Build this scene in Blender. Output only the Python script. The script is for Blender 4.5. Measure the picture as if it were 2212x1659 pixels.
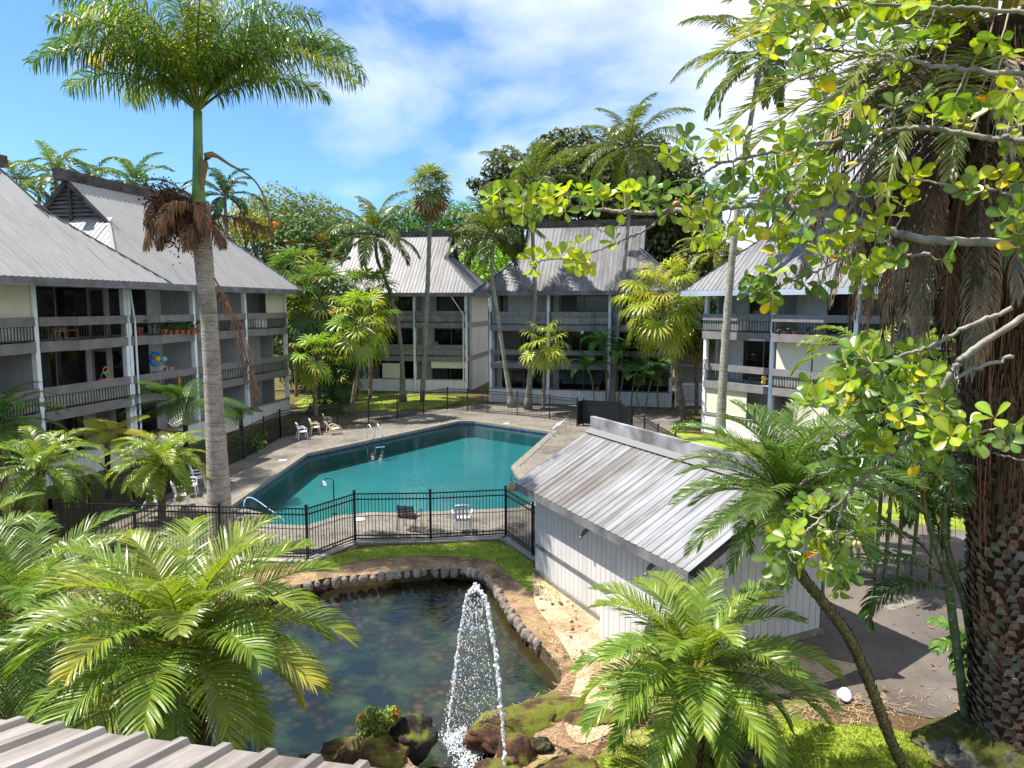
import bpy, math, random
from mathutils import Vector, Matrix, noise, geometry
R = math.radians
for o in list(bpy.data.objects): bpy.data.objects.remove(o)
SC = bpy.context.scene
COL = SC.collection

# ------------------------------------------------------------------ camera, sky, sun, exposure
F, PITCH, CAMH = 1534.0, R(6.32), 7.2
cam_d = bpy.data.cameras.new("camera"); cam = bpy.data.objects.new("camera", cam_d); COL.objects.link(cam)
cam_d.sensor_width = 36.0; cam_d.lens = 36.0*F/2212.0; cam_d.clip_end = 2000; cam_d.clip_start = .05
cam.location = (0, 0, CAMH); cam.rotation_euler = (R(90)-PITCH, 0, 0)
SC.camera = cam
SC.view_settings.view_transform = 'Standard'; SC.view_settings.look = 'None'
SC.view_settings.exposure = 1.40; SC.view_settings.gamma = 1
SUNV = Vector((-.54, .05, 1)).normalized()
sd = bpy.data.lights.new("sun", 'SUN'); sd.energy = 4.2; sd.angle = R(.5); sd.color = (1, .94, .84)
sun = bpy.data.objects.new("sun", sd); COL.objects.link(sun)
sun.rotation_euler = SUNV.to_track_quat('Z', 'Y').to_euler(); sun.location = (-20, 5, 60)
W = bpy.data.worlds.new("World"); SC.world = W; W.use_nodes = True
nt = W.node_tree; nt.nodes.clear()
def nn(t, ty, **k):
    n = t.nodes.new(ty)
    for a, b in k.items(): setattr(n, a, b)
    return n
sky = nn(nt, 'ShaderNodeTexSky', sky_type='NISHITA'); sky.sun_disc = False
sky.sun_elevation = math.asin(SUNV.z); sky.sun_rotation = math.atan2(SUNV.x, SUNV.y)
sky.air_density = 1.0; sky.dust_density = .5; sky.ozone_density = 1.5
tc = nn(nt, 'ShaderNodeTexCoord')
mp = nn(nt, 'ShaderNodeMapping'); mp.inputs['Scale'].default_value = (1.0, 1.0, 2.4); mp.inputs['Location'].default_value = (.37, .2, .1)
n1 = nn(nt, 'ShaderNodeTexNoise'); n1.inputs['Scale'].default_value = 2.2; n1.inputs['Detail'].default_value = 7; n1.inputs['Roughness'].default_value = .52
n1.inputs['Distortion'].default_value = .35
sep = nn(nt, 'ShaderNodeSeparateXYZ')
mx = nn(nt, 'ShaderNodeMath', operation='MULTIPLY_ADD'); mx.inputs[1].default_value = .5
add = nn(nt, 'ShaderNodeMath', operation='ADD')
rmp = nn(nt, 'ShaderNodeValToRGB')
rmp.color_ramp.elements[0].position = .385; rmp.color_ramp.elements[0].color = (0, 0, 0, 1)
rmp.color_ramp.elements[1].position = .665; rmp.color_ramp.elements[1].color = (.93, .93, .93, 1)
mixc = nn(nt, 'ShaderNodeMix', data_type='RGBA')
mixc.inputs[7].default_value = (8.2, 8.6, 9.4, 1)
tint = nn(nt, 'ShaderNodeMix', data_type='RGBA', blend_type='MULTIPLY'); tint.inputs[0].default_value = 1
tint.inputs[7].default_value = (.70, 1.02, 1.28, 1)
bg = nn(nt, 'ShaderNodeBackground'); bg.inputs[1].default_value = .060
out = nn(nt, 'ShaderNodeOutputWorld')
L = nt.links.new
L(tc.outputs['Generated'], mp.inputs[0]); L(mp.outputs[0], n1.inputs['Vector'])
L(tc.outputs['Generated'], sep.inputs[0]); L(sep.outputs[0], mx.inputs[0]); mx.inputs[2].default_value = .0
L(n1.outputs[0], add.inputs[0]); L(mx.outputs[0], add.inputs[1]); L(add.outputs[0], rmp.inputs[0])
L(sky.outputs[0], tint.inputs[6]); L(tint.outputs[2], mixc.inputs[6]); L(rmp.outputs[0], mixc.inputs[0])
L(mixc.outputs[2], bg.inputs[0]); L(bg.outputs[0], out.inputs[0])

# ------------------------------------------------------------------ survey helpers: sight lines to points on the ground or at a distance
CP, SP = math.cos(PITCH), math.sin(PITCH)
def ray(u, v):
    cx = (u-1106)/F; cy = (829.5-v)/F
    return (cx, CP+cy*SP, -SP+cy*CP)
def P(u, v, z=0.):
    d = ray(u, v); t = (z-CAMH)/d[2]; return Vector((d[0]*t, d[1]*t, z))
def D(u, v, Y):
    d = ray(u, v); t = Y/d[1]; return Vector((d[0]*t, Y, CAMH+d[2]*t))

# ------------------------------------------------------------------ mesh builder
class MB:
    def __init__(s): s.v = []; s.f = []; s.c = []; s.uv = []; s.hasuv = False
    def add(s, vs, fs, col=(1, 1, 1), uvs=None):
        o = len(s.v)
        s.v += [tuple(v) for v in vs]; s.f += [tuple(i+o for i in f) for f in fs]
        s.c += [(col[0], col[1], col[2], 1.)]*len(vs)
        if uvs: s.hasuv = True; s.uv += uvs
        else: s.uv += [(0, 0)]*len(vs)
    def box(s, x0, x1, y0, y1, z0, z1, col=(1, 1, 1)):
        vs = [(x, y, z) for z in (z0, z1) for y in (y0, y1) for x in (x0, x1)]
        s.add(vs, [(0, 2, 3, 1), (4, 5, 7, 6), (0, 1, 5, 4), (2, 6, 7, 3), (0, 4, 6, 2), (1, 3, 7, 5)], col)
    def beam(s, p0, p1, w, h, up=(0, 0, 1), col=(1, 1, 1)):
        p0 = Vector(p0); p1 = Vector(p1); T = (p1-p0).normalized(); up = Vector(up)
        S = T.cross(up)
        if S.length < 1e-4: S = T.cross(Vector((1, 0, 0)))
        S.normalize(); U = S.cross(T)
        vs = [p + S*a*w/2 + U*b*h/2 for p in (p0, p1) for a, b in ((-1, -1), (1, -1), (1, 1), (-1, 1))]
        s.add(vs, [(0, 3, 2, 1), (4, 5, 6, 7), (0, 1, 5, 4), (1, 2, 6, 5), (2, 3, 7, 6), (3, 0, 4, 7)], col)
    def tube(s, pts, rad, n=8, col=(1, 1, 1), cap=True):
        pts = [Vector(p) for p in pts]; vs = []; fs = []
        if not isinstance(rad, (list, tuple)): rad = [rad]*len(pts)
        for i, p in enumerate(pts):
            T = (pts[min(i+1, len(pts)-1)]-pts[max(i-1, 0)]).normalized()
            a = Vector((0, 0, 1)) if abs(T.z) < .9 else Vector((1, 0, 0))
            S = T.cross(a).normalized(); U = S.cross(T)
            for k in range(n):
                t = 2*math.pi*k/n; vs.append(p+(S*math.cos(t)+U*math.sin(t))*rad[i])
        for i in range(len(pts)-1):
            for k in range(n):
                fs.append((i*n+k, i*n+(k+1) % n, (i+1)*n+(k+1) % n, (i+1)*n+k))
        if cap: fs.append(tuple(range(n))[::-1]); fs.append(tuple(range((len(pts)-1)*n, len(pts)*n)))
        s.add(vs, fs, col)
    def lathe(s, c, prof, n=14, col=(1, 1, 1)):
        s.tube([(c[0], c[1], c[2]+z) for r, z in prof], [max(r, .002) for r, z in prof], n, col)
    def poly(s, pts, z=None, col=(1, 1, 1)):
        pts = [(p[0], p[1], p[2] if z is None else z) for p in pts]
        s.add(pts, [tuple(range(len(pts)))], col)
    def ribbon(s, pl, z0, z1, th, col=(1, 1, 1)):
        for a, b in zip(pl[:-1], pl[1:]):
            s.beam((a[0], a[1], (z0+z1)/2), (b[0], b[1], (z0+z1)/2), th, z1-z0, col=col)
    def rock(s, c, r, seed, sq=(1, 1, .7), sub=3, col=(1, 1, 1), amp=.28):
        vs, fs = ico(sub); o = Vector((seed*7.3, seed*3.1, seed*1.7)); out = []
        for v in vs:
            k = 1+amp*noise.fractal(v*1.3+o, 1, 2, 4)+amp*.32*noise.noise(v*3.1+o)+(amp*.2*noise.noise(v*7+o) if sub > 3 else 0)+.05*noise.noise(v*13+o)*(sub > 3)
            out.append((c[0]+v.x*k*r*sq[0], c[1]+v.y*k*r*sq[1], c[2]+v.z*k*r*sq[2]))
        s.add(out, fs, col)
_ico = {}
def ico(sub):
    if sub not in _ico:
        import bmesh
        bm = bmesh.new(); bmesh.ops.create_icosphere(bm, subdivisions=sub, radius=1)
        bm.verts.index_update()
        _ico[sub] = ([v.co.copy() for v in bm.verts], [tuple(v.index for v in f.verts) for f in bm.faces]); bm.free()
    return _ico[sub]
def obj(name, mb, mat, parent=None, smooth=False):
    me = bpy.data.meshes.new(name); me.from_pydata(mb.v, [], mb.f)
    a = me.color_attributes.new('Col', 'FLOAT_COLOR', 'POINT')
    a.data.foreach_set('color', [x for c in mb.c for x in c])
    if mb.hasuv:
        uvl = me.uv_layers.new(name='UVMap'); li = [0]*len(me.loops); me.loops.foreach_get('vertex_index', li)
        uvl.data.foreach_set('uv', [x for i in li for x in mb.uv[i]])
    if smooth: me.polygons.foreach_set('use_smooth', [True]*len(me.polygons))
    me.materials.append(mat); me.update()
    o = bpy.data.objects.new(name, me); COL.objects.link(o)
    if parent: o.parent = parent
    return o
def tag(o, label, cat, group=None):
    o['label'] = label; o['category'] = cat
    if group: o['group'] = group
    return o
def thing(name, label, cat, loc=(0, 0, 0), rz=0, group=None):
    o = bpy.data.objects.new(name, None); COL.objects.link(o); o.empty_display_size = .2
    o.location = loc; o.rotation_euler = (0, 0, rz); return tag(o, label, cat, group)
def struct(name, mb, mat, kind='structure', smooth=False):
    o = obj(name, mb, mat, None, smooth); o['kind'] = kind; return o

# ------------------------------------------------------------------ materials
def newmat(name):
    m = bpy.data.materials.new(name); m.use_nodes = True; t = m.node_tree
    return m, t, t.nodes['Principled BSDF'], t.nodes['Material Output']
def coords(t, kind='Object', scale=(1, 1, 1)):
    c = nn(t, 'ShaderNodeTexCoord'); m = nn(t, 'ShaderNodeMapping'); m.inputs['Scale'].default_value = scale
    t.links.new(c.outputs[kind], m.inputs[0]); return m.outputs[0]
def noi(t, vec, sc, det=4, ro=.55, dist=0):
    n = nn(t, 'ShaderNodeTexNoise'); n.inputs['Scale'].default_value = sc; n.inputs['Detail'].default_value = det
    n.inputs['Roughness'].default_value = ro; n.inputs['Distortion'].default_value = dist
    t.links.new(vec, n.inputs['Vector']); return n.outputs[0]
def ramp(t, fac, stops):
    r = nn(t, 'ShaderNodeValToRGB'); e = r.color_ramp.elements
    while len(e) < len(stops): e.new(.5)
    for i, (p, c) in enumerate(stops):
        e[i].position = p; e[i].color = (c[0], c[1], c[2], 1) if isinstance(c, (tuple, list)) else (c, c, c, 1)
    t.links.new(fac, r.inputs[0]); return r.outputs[0]
def mixn(t, fac, a, b, mode='MIX'):
    m = nn(t, 'ShaderNodeMix', data_type='RGBA', blend_type=mode)
    for i, x in ((0, fac), (6, a), (7, b)):
        if hasattr(x, 'links') or hasattr(x, 'is_linked'): t.links.new(x, m.inputs[i])
        elif i == 0: m.inputs[0].default_value = x
        else: m.inputs[i].default_value = (x[0], x[1], x[2], 1)
    return m.outputs[2]
def bump(t, b, h, st=.4, d=.02):
    n = nn(t, 'ShaderNodeBump'); n.inputs['Strength'].default_value = st; n.inputs['Distance'].default_value = d
    t.links.new(h, n.inputs['Height']); t.links.new(n.outputs[0], b.inputs['Normal'])
def simple(name, c, rough=.6, var=.15, sc=3, metal=0, bmp=0, spec=.4, scale=(1, 1, 1), det=5):
    m, t, b, o = newmat(name); v = coords(t, 'Object', scale)
    n = noi(t, v, sc, det)
    c0 = tuple(x*(1-var*1.6) for x in c); c1 = tuple(min(x*(1+var), 1) for x in c)
    t.links.new(ramp(t, n, [(.3, c0), (.7, c1)]), b.inputs['Base Color'])
    b.inputs['Roughness'].default_value = rough; b.inputs['Metallic'].default_value = metal
    b.inputs['Specular IOR Level'].default_value = spec
    if bmp: bump(t, b, noi(t, v, sc*5, 4), bmp)
    return m
def vcol(name, rough=.6, spec=.3, bmp=0, sc=8, var=.3, metal=0):
    m, t, b, o = newmat(name); a = nn(t, 'ShaderNodeAttribute'); a.attribute_name = 'Col'
    v = coords(t); n = noi(t, v, sc, 5)
    t.links.new(mixn(t, 1, a.outputs[0], ramp(t, n, [(.3, 1-var), (.7, 1+var*.3)]), 'MULTIPLY'), b.inputs['Base Color'])
    b.inputs['Roughness'].default_value = rough; b.inputs['Specular IOR Level'].default_value = spec; b.inputs['Metallic'].default_value = metal
    if bmp: bump(t, b, n, bmp)
    return m
def leafmat(name, rough=.42, spec=.45, trans=.38, var=.35, sc=2.0, tt=(1.7, 1.75, .55)):
    m, t, b, o = newmat(name); a = nn(t, 'ShaderNodeAttribute'); a.attribute_name = 'Col'
    v = coords(t); n = noi(t, v, sc, 3)
    c = mixn(t, 1, a.outputs[0], ramp(t, n, [(.3, (1-var, 1-var*.8, 1-var)), (.7, (1+var, 1+var*.4, 1))]), 'MULTIPLY')
    t.links.new(c, b.inputs['Base Color']); b.inputs['Roughness'].default_value = rough; b.inputs['Specular IOR Level'].default_value = spec
    tr = nn(t, 'ShaderNodeBsdfTranslucent'); t.links.new(mixn(t, 1, c, tt, 'MULTIPLY'), tr.inputs[0])
    mx = nn(t, 'ShaderNodeMixShader'); mx.inputs[0].default_value = trans
    t.links.new(b.outputs[0], mx.inputs[1]); t.links.new(tr.outputs[0], mx.inputs[2]); t.links.new(mx.outputs[0], o.inputs[0])
    return m
M = {}
M['leaf'] = leafmat('palm_leaf', .38, .5, .33, .3); M['leaf_gloss'] = leafmat('glossy_leaf', .3, .6, .34, .22, 3)
M['leaf_far'] = leafmat('tree_leaf', .55, .3, .25, .4, .35); M['dead'] = leafmat('dead_leaf', .75, .15, .15, .35, 3, (1, 1, .9))
M['bark'] = vcol('bark', .9, .1, .8, 9, .5); M['item'] = vcol('painted_item', .5, .4, 0, 6, .12)
def palm_bark():
    m, t, b, o = newmat('palm_bark'); a = nn(t, 'ShaderNodeAttribute'); a.attribute_name = 'Col'
    v = coords(t, 'Object', (1.2, 1.2, 14)); n = noi(t, v, 1.6, 5, .65, .3); n2 = noi(t, coords(t), 2.2, 5)
    n3 = noi(t, coords(t), 14, 3)
    c = mixn(t, 1, a.outputs[0], ramp(t, n, [(.33, .45), (.47, .95), (.72, 1.15)]), 'MULTIPLY')
    c = mixn(t, ramp(t, n2, [(.45, 0), (.62, .65)]), c, mixn(t, 1, a.outputs[0], (.5, .52, .42), 'MULTIPLY'))
    c = mixn(t, ramp(t, n3, [(.58, 0), (.66, .6)]), c, (.5, .52, .44))
    t.links.new(c, b.inputs['Base Color']); b.inputs['Roughness'].default_value = .9; b.inputs['Specular IOR Level'].default_value = .1
    bump(t, b, n, .7, .03); return m
M['palm_bark'] = palm_bark()
def corr_metal(name, base, stain, lo, hi, rough=.5):
    m, t, b, o = newmat(name)
    v = coords(t, 'UV', (2.6, .16, 1)); n = noi(t, v, 1.5, 6, .68)
    v2 = coords(t, 'UV', (.30, .22, 1)); n2 = noi(t, v2, 1.0, 5, .6)
    v3 = coords(t, 'UV', (9, .7, 1)); n3 = noi(t, v3, 1.3, 3, .6)
    mul = nn(t, 'ShaderNodeMath', operation='ADD'); t.links.new(n, mul.inputs[0]); t.links.new(n2, mul.inputs[1])
    h = nn(t, 'ShaderNodeMath', operation='MULTIPLY'); h.inputs[1].default_value = .5; t.links.new(mul.outputs[0], h.inputs[0])
    f = ramp(t, h.outputs[0], [(lo, 0), (hi, 1)])
    c = mixn(t, f, base, stain); c = mixn(t, 1, c, ramp(t, n3, [(.3, .8), (.7, 1.1)]), 'MULTIPLY')
    t.links.new(c, b.inputs['Base Color']); b.inputs['Roughness'].default_value = rough; b.inputs['Metallic'].default_value = .0
    b.inputs['Specular IOR Level'].default_value = .45
    bump(t, b, n3, .15, .01); return m
M['roof_clean'] = corr_metal('roof_metal_clean', (.275, .27, .265), (.17, .162, .15), .50, .72)
M['roof_old'] = corr_metal('roof_metal_weathered', (.155, .158, .17), (.055, .05, .052), .45, .6)
M['roof_shed'] = corr_metal('roof_metal_stained', (.24, .247, .26), (.11, .096, .085), .435, .555, .5)
M['roof_near'] = corr_metal('roof_metal_near', (.29, .265, .25), (.11, .09, .075), .43, .6, .6)
def board(name, c, pitch=.2):
    m, t, b, o = newmat(name); tc = nn(t, 'ShaderNodeTexCoord'); s = nn(t, 'ShaderNodeSeparateXYZ'); t.links.new(tc.outputs['Object'], s.inputs[0])
    a = nn(t, 'ShaderNodeMath', operation='ADD'); t.links.new(s.outputs[0], a.inputs[0]); t.links.new(s.outputs[1], a.inputs[1])
    d = nn(t, 'ShaderNodeMath', operation='DIVIDE'); t.links.new(a.outputs[0], d.inputs[0]); d.inputs[1].default_value = pitch
    fr = nn(t, 'ShaderNodeMath', operation='FRACT'); t.links.new(d.outputs[0], fr.inputs[0])
    g = ramp(t, fr.outputs[0], [(0, 0), (.04, 0), (.08, 1), (.97, 1), (1, 0)])
    n = noi(t, coords(t, 'Object', (1, 1, .35)), 2.2, 6, .6)
    base = mixn(t, ramp(t, n, [(.35, 1), (.7, 0)]), c, tuple(x*.8 for x in c))
    t.links.new(mixn(t, g, tuple(x*.42 for x in c), base), b.inputs['Base Color']); b.inputs['Roughness'].default_value = .65
    bump(t, b, g, .6, .012); return m
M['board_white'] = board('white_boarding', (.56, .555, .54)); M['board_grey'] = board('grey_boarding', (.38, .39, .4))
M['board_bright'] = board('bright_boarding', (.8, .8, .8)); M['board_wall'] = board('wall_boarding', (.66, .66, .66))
M['post'] = simple('post_paint', (.76, .81, .88), .5, .06, 2)
M['dark_board'] = simple('dark_grey_paint', (.2, .19, .192), .55, .14, 2)
M['ridge'] = simple('ridge_timber', (.06, .052, .05), .75, .5, 1.6, scale=(1, 1, 2))
M['soffit'] = simple('soffit_paint', (.42, .42, .42), .7, .08, 2)
M['fascia'] = simple('fascia_paint', (.15, .15, .16), .6, .35, 1.3)
M['fascia_light'] = simple('fascia_light_paint', (.34, .4, .47), .55, .1, 1.5)
M['black'] = simple('black_metal', (.012, .012, .013), .38, .1, 3, 0, spec=.5)
M['cream'] = simple('cream_blind', (.66, .62, .5), .8, .05, 1.5)
M['screen'] = simple('screen_panel', (.34, .35, .31), .35, .25, 1.5)
M['white_plastic'] = simple('white_plastic', (.78, .79, .82), .35, .05, 3)
M['cream_plastic'] = simple('cream_plastic', (.72, .62, .47), .4, .06, 3)
M['chrome'] = simple('steel', (.75, .76, .78), .22, .05, 3, 1)
M['brown_metal'] = simple('brown_slats', (.05, .03, .025), .5, .2, 4)
def glass():
    m, t, b, o = newmat('dark_glass'); n = noi(t, coords(t, 'Object', (1, 1, .4)), .9, 4, .6)
    t.links.new(ramp(t, n, [(.4, (.006, .006, .007)), (.7, (.028, .026, .024))]), b.inputs['Base Color'])
    b.inputs['Roughness'].default_value = .06; b.inputs['Specular IOR Level'].default_value = .5; return m
M['glass'] = glass()
def ground_mat(name, stops, sc, sc2, bm=.6, rough=.95):
    m, t, b, o = newmat(name); v = coords(t); n = noi(t, v, sc, 9, .68, .2); n2 = noi(t, v, sc2, 3, .7)
    c = mixn(t, 1, ramp(t, n, stops), ramp(t, n2, [(.25, .55), (.75, 1.3)]), 'MULTIPLY')
    t.links.new(c, b.inputs['Base Color']); b.inputs['Roughness'].default_value = rough; b.inputs['Specular IOR Level'].default_value = .2
    bump(t, b, n2, bm, .03); return m
M['ground'] = ground_mat('ground_soil_grass', [(.3, (.05, .035, .02)), (.48, (.11, .07, .035)), (.56, (.09, .12, .02)), (.75, (.1, .17, .025))], .35, 9)
M['lawn'] = ground_mat('lawn', [(.3, (.11, .11, .025)), (.5, (.2, .26, .03)), (.7, (.29, .35, .05))], 1.1, 22)
M['sand'] = ground_mat('sandy_soil', [(.3, (.2, .12, .06)), (.5, (.46, .34, .22)), (.7, (.6, .48, .34))], .8, 16)
M['soil'] = ground_mat('brown_soil', [(.3, (.06, .045, .035)), (.42, (.17, .105, .06)), (.56, (.3, .2, .12)), (.7, (.17, .19, .03))], 1.3, 14)
M['wet_soil'] = ground_mat('wet_soil', [(.3, (.02, .015, .01)), (.5, (.06, .04, .022)), (.7, (.06, .065, .015))], 2.3, 14)
M['gravel'] = ground_mat('grey_gravel', [(.3, (.08, .07, .06)), (.7, (.26, .24, .21))], .7, 18, .9)
M['deck'] = ground_mat('pool_deck_concrete', [(.3, (.06, .052, .043)), (.4, (.11, .098, .082)), (.52, (.165, .15, .13)), (.8, (.205, .19, .165))], .5, 5, .12)
M['coping'] = ground_mat('coping_concrete', [(.3, (.15, .135, .11)), (.7, (.23, .21, .18))], 1.5, 8, .1)
M['curb'] = ground_mat('curb_concrete', [(.3, (.2, .18, .15)), (.7, (.38, .35, .3))], 1.5, 8, .1)
def asphalt():
    m, t, b, o = newmat('asphalt'); v = coords(t); n = noi(t, v, .45, 6, .6); n2 = noi(t, v, 40, 2, .7)
    vo = nn(t, 'ShaderNodeTexVoronoi', feature='DISTANCE_TO_EDGE'); vo.inputs['Scale'].default_value = .8
    dv = mixn(t, .12, v, noi(t, v, 2.5, 3)); t.links.new(dv, vo.inputs['Vector'])
    ck = ramp(t, vo.outputs[0], [(0, .72), (.01, 1)])
    c = mixn(t, 1, ramp(t, n, [(.35, (.07, .058, .05)), (.65, (.13, .11, .095))]), ramp(t, n2, [(.3, .8), (.7, 1.2)]), 'MULTIPLY')
    c = mixn(t, 1, c, ck, 'MULTIPLY'); t.links.new(c, b.inputs['Base Color']); b.inputs['Roughness'].default_value = .9
    bump(t, b, n2, .3, .01); return m
M['asphalt'] = asphalt()
def rockmat(name, c0, c1, moss, lo=.45, hi=.6):
    m, t, b, o = newmat(name); v = coords(t); n = noi(t, v, 2.3, 8, .7); n2 = noi(t, v, 1.7, 6, .65)
    g = nn(t, 'ShaderNodeNewGeometry'); s = nn(t, 'ShaderNodeSeparateXYZ'); t.links.new(g.outputs['Normal'], s.inputs[0])
    ma = nn(t, 'ShaderNodeMath', operation='MULTIPLY_ADD'); ma.inputs[1].default_value = .22; t.links.new(s.outputs[2], ma.inputs[0]); t.links.new(n2, ma.inputs[2])
    c = mixn(t, ramp(t, ma.outputs[0], [(lo, 0), (hi, 1)]), ramp(t, n, [(.35, c0), (.65, c1)]), moss)
    t.links.new(c, b.inputs['Base Color']); b.inputs['Roughness'].default_value = .9; b.inputs['Specular IOR Level'].default_value = .2
    bump(t, b, noi(t, v, 9, 8, .75), 1, .06); return m
M['lava'] = rockmat('lava_rock', (.03, .02, .016), (.17, .075, .045), (.13, .15, .02), .62, .75)
M['lava_dark'] = rockmat('dark_lava_rock', (.012, .011, .011), (.06, .05, .045), (.14, .15, .02), .66, .8)
M['lava_pale'] = rockmat('lichen_rock', (.06, .05, .04), (.3, .28, .25), (.07, .075, .015), .5, .62)
M['cobble'] = rockmat('cobble', (.14, .11, .09), (.36, .32, .28), (.12, .14, .03), .78, .95)
def water(name, tint, rough, sc, st, gl=1.0, ior=1.33):
    m, t, b, o = newmat(name); t.nodes.remove(b)
    tr = nn(t, 'ShaderNodeBsdfTransparent'); tr.inputs[0].default_value = (*tint, 1)
    g = nn(t, 'ShaderNodeBsdfGlossy'); g.inputs['Roughness'].default_value = rough; g.inputs[0].default_value = (gl, gl, gl, 1)
    fr = nn(t, 'ShaderNodeFresnel'); fr.inputs[0].default_value = ior
    mx = nn(t, 'ShaderNodeMixShader'); v = coords(t, 'Object', (1, 1.5, 1)); n = noi(t, v, sc, 4, .55, .5)
    bp = nn(t, 'ShaderNodeBump'); bp.inputs['Strength'].default_value = st; bp.inputs['Distance'].default_value = .05
    t.links.new(n, bp.inputs['Height'])
    for k in (g, fr): t.links.new(bp.outputs[0], k.inputs['Normal'])
    t.links.new(fr.outputs[0], mx.inputs[0]); t.links.new(tr.outputs[0], mx.inputs[1]); t.links.new(g.outputs[0], mx.inputs[2]); t.links.new(mx.outputs[0], o.inputs[0])
    return m
M['pool_water'] = water('pool_water', (.62, .9, .92), .01, 2.8, .2, ior=1.4); M['pond_water'] = water('pond_water', (.72, .76, .66), .01, 3.6, .16, ior=1.45)
M['plaster'] = simple('pool_plaster', (.018, .135, .15), .7, .12, .35)
M['tile'] = simple('waterline_tile', (.012, .05, .13), .3, .5, 7)
def pondbed():
    m, t, b, o = newmat('pond_bed'); v = coords(t); vo = nn(t, 'ShaderNodeTexVoronoi'); vo.inputs['Scale'].default_value = 4.2; t.links.new(v, vo.inputs['Vector'])
    n = noi(t, v, .55, 5, .6); n2 = noi(t, v, 1.2, 4)
    st = mixn(t, ramp(t, vo.outputs[0], [(.2, 0), (.55, 1)]), ramp(t, vo.outputs[1], [(.2, (.035, .022, .012)), (.8, (.12, .07, .035))]), (.02, .022, .014))
    c = mixn(t, ramp(t, n, [(.42, 0), (.6, 1)]), st, mixn(t, ramp(t, n2, [(.4, 0), (.7, 1)]), (.014, .026, .03), (.07, .1, .055)))
    t.links.new(c, b.inputs['Base Color']); b.inputs['Roughness'].default_value = 1; b.inputs['Specular IOR Level'].default_value = 0; return m
M['pond_bed'] = pondbed()
def spray():
    m, t, b, o = newmat('spray_water'); b.inputs['Base Color'].default_value = (.82, .85, .9, 1); b.inputs['Roughness'].default_value = .12
    b.inputs['Specular IOR Level'].default_value = .8
    tr = nn(t, 'ShaderNodeBsdfTransparent'); mx = nn(t, 'ShaderNodeMixShader'); v = coords(t); n = noi(t, v, 14, 3)
    t.links.new(ramp(t, n, [(.4, .78), (.62, .1)]), mx.inputs[0]); t.links.new(b.outputs[0], mx.inputs[1]); t.links.new(tr.outputs[0], mx.inputs[2]); t.links.new(mx.outputs[0], o.inputs[0]); return m
M['spray'] = spray()

# ------------------------------------------------------------------ ground, pool, pond
def sheet(name, outer, mat, z, holes=(), kind='structure'):
    polys = [[Vector((p[0], p[1], 0)) for p in outer]] + [[Vector((p[0], p[1], 0)) for p in h] for h in holes]
    tri = geometry.tessellate_polygon(polys); pts = [p for q in polys for p in q]
    mb = MB(); fs = []
    for a, b, c in tri:
        n = (pts[b]-pts[a]).cross(pts[c]-pts[a]).z
        fs.append((a, b, c) if n > 0 else (a, c, b))
    mb.add([(p.x, p.y, z) for p in pts], fs)
    return struct(name, mb, mat, kind)
def offset(poly, d):
    c = sum((Vector((p[0], p[1], 0)) for p in poly), Vector())/len(poly); n = len(poly); out = []
    area = sum(poly[i][0]*poly[(i+1) % n][1]-poly[(i+1) % n][0]*poly[i][1] for i in range(n))
    sg = 1 if area > 0 else -1
    for i in range(n):
        p0 = Vector(poly[i-1][:2]); p1 = Vector(poly[i][:2]); p2 = Vector(poly[(i+1) % n][:2])
        a = (p1-p0).normalized(); b = (p2-p1).normalized()
        na = Vector((a.y, -a.x))*sg; nb = Vector((b.y, -b.x))*sg; m = (na+nb).normalized(); k = d/max(.4, m.dot(na))
        out.append((p1.x+m.x*k, p1.y+m.y*k))
    return out
def smooth_poly(pts, it=2):
    for _ in range(it):
        q = []
        for i in range(len(pts)):
            a = pts[i]; b = pts[(i+1) % len(pts)]
            q.append((a[0]*.75+b[0]*.25, a[1]*.75+b[1]*.25)); q.append((a[0]*.25+b[0]*.75, a[1]*.25+b[1]*.75))
        pts = q
    return pts
POOL = [tuple(P(u, v)[:2]) for u, v in [(499, 1095), (664, 981), (990, 911), (1025, 911), (1189, 934), (1104, 1009), (1112, 1025), (1165, 1082), (1120, 1099), (1087, 1101), (874, 1110), (800, 1109), (731, 1116), (664, 1137), (640, 1137), (568, 1134), (566, 1110)]]
PONDZ = -.28
PIX = [(660, 1268), (700, 1256), (760, 1250), (830, 1246), (905, 1238), (960, 1235), (1010, 1236), (1052, 1248), (1075, 1275), (1100, 1322), (1135, 1368), (1172, 1404), (1205, 1440), (1217, 1475), (1195, 1505), (1130, 1525), (1085, 1560), (1085, 1640), (1000, 1690), (905, 1680), (860, 1620), (760, 1640), (560, 1672), (330, 1660), (120, 1600), (60, 1500), (200, 1400), (420, 1320), (560, 1288)]
POND = smooth_poly([tuple(P(u, v, -.1)[:2]) for u, v in PIX], 1)
sheet('ground', [(-400, -60), (400, -60), (400, 600), (-400, 600)], M['ground'], -.012, [POND, offset(POOL, .3)])
FENCE_NEAR = [(-13.4, 20.1), (-5.8, 19.5), (-4.8, 21.1), (-2.5, 21.2), (-.2, 21.6), (.6, 19.8), (1.35, 18.4)]
FENCE_LEFT = [(-13.4, 22.0), (-13.3, 24.4), (-13.1, 27), (-12.9, 29.8), (-12.6, 32.8), (-12.6, 35.6), (-12.6, 38.1)]
FENCE_FAR = [(-12.6, 38.1)] + [tuple(P(u, v)[:2]) for u, v in [(672, 935), (729, 928), (797, 915), (859, 905), (915, 895), (967, 885), (1010, 889), (1054, 893), (1117, 898), (1187, 906), (1247, 914)]]
FENCE_GATE = [tuple(P(u, v, 1.55)[:2]) for u, v in [(1247, 866), (1261, 863), (1340, 867), (1366, 888)]]
FENCE_RIGHT = [FENCE_GATE[-1]]+[tuple(P(u, v, 1.55)[:2]) for u, v in [(1392, 900), (1422, 918), (1459, 938), (1510, 962)]]
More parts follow.
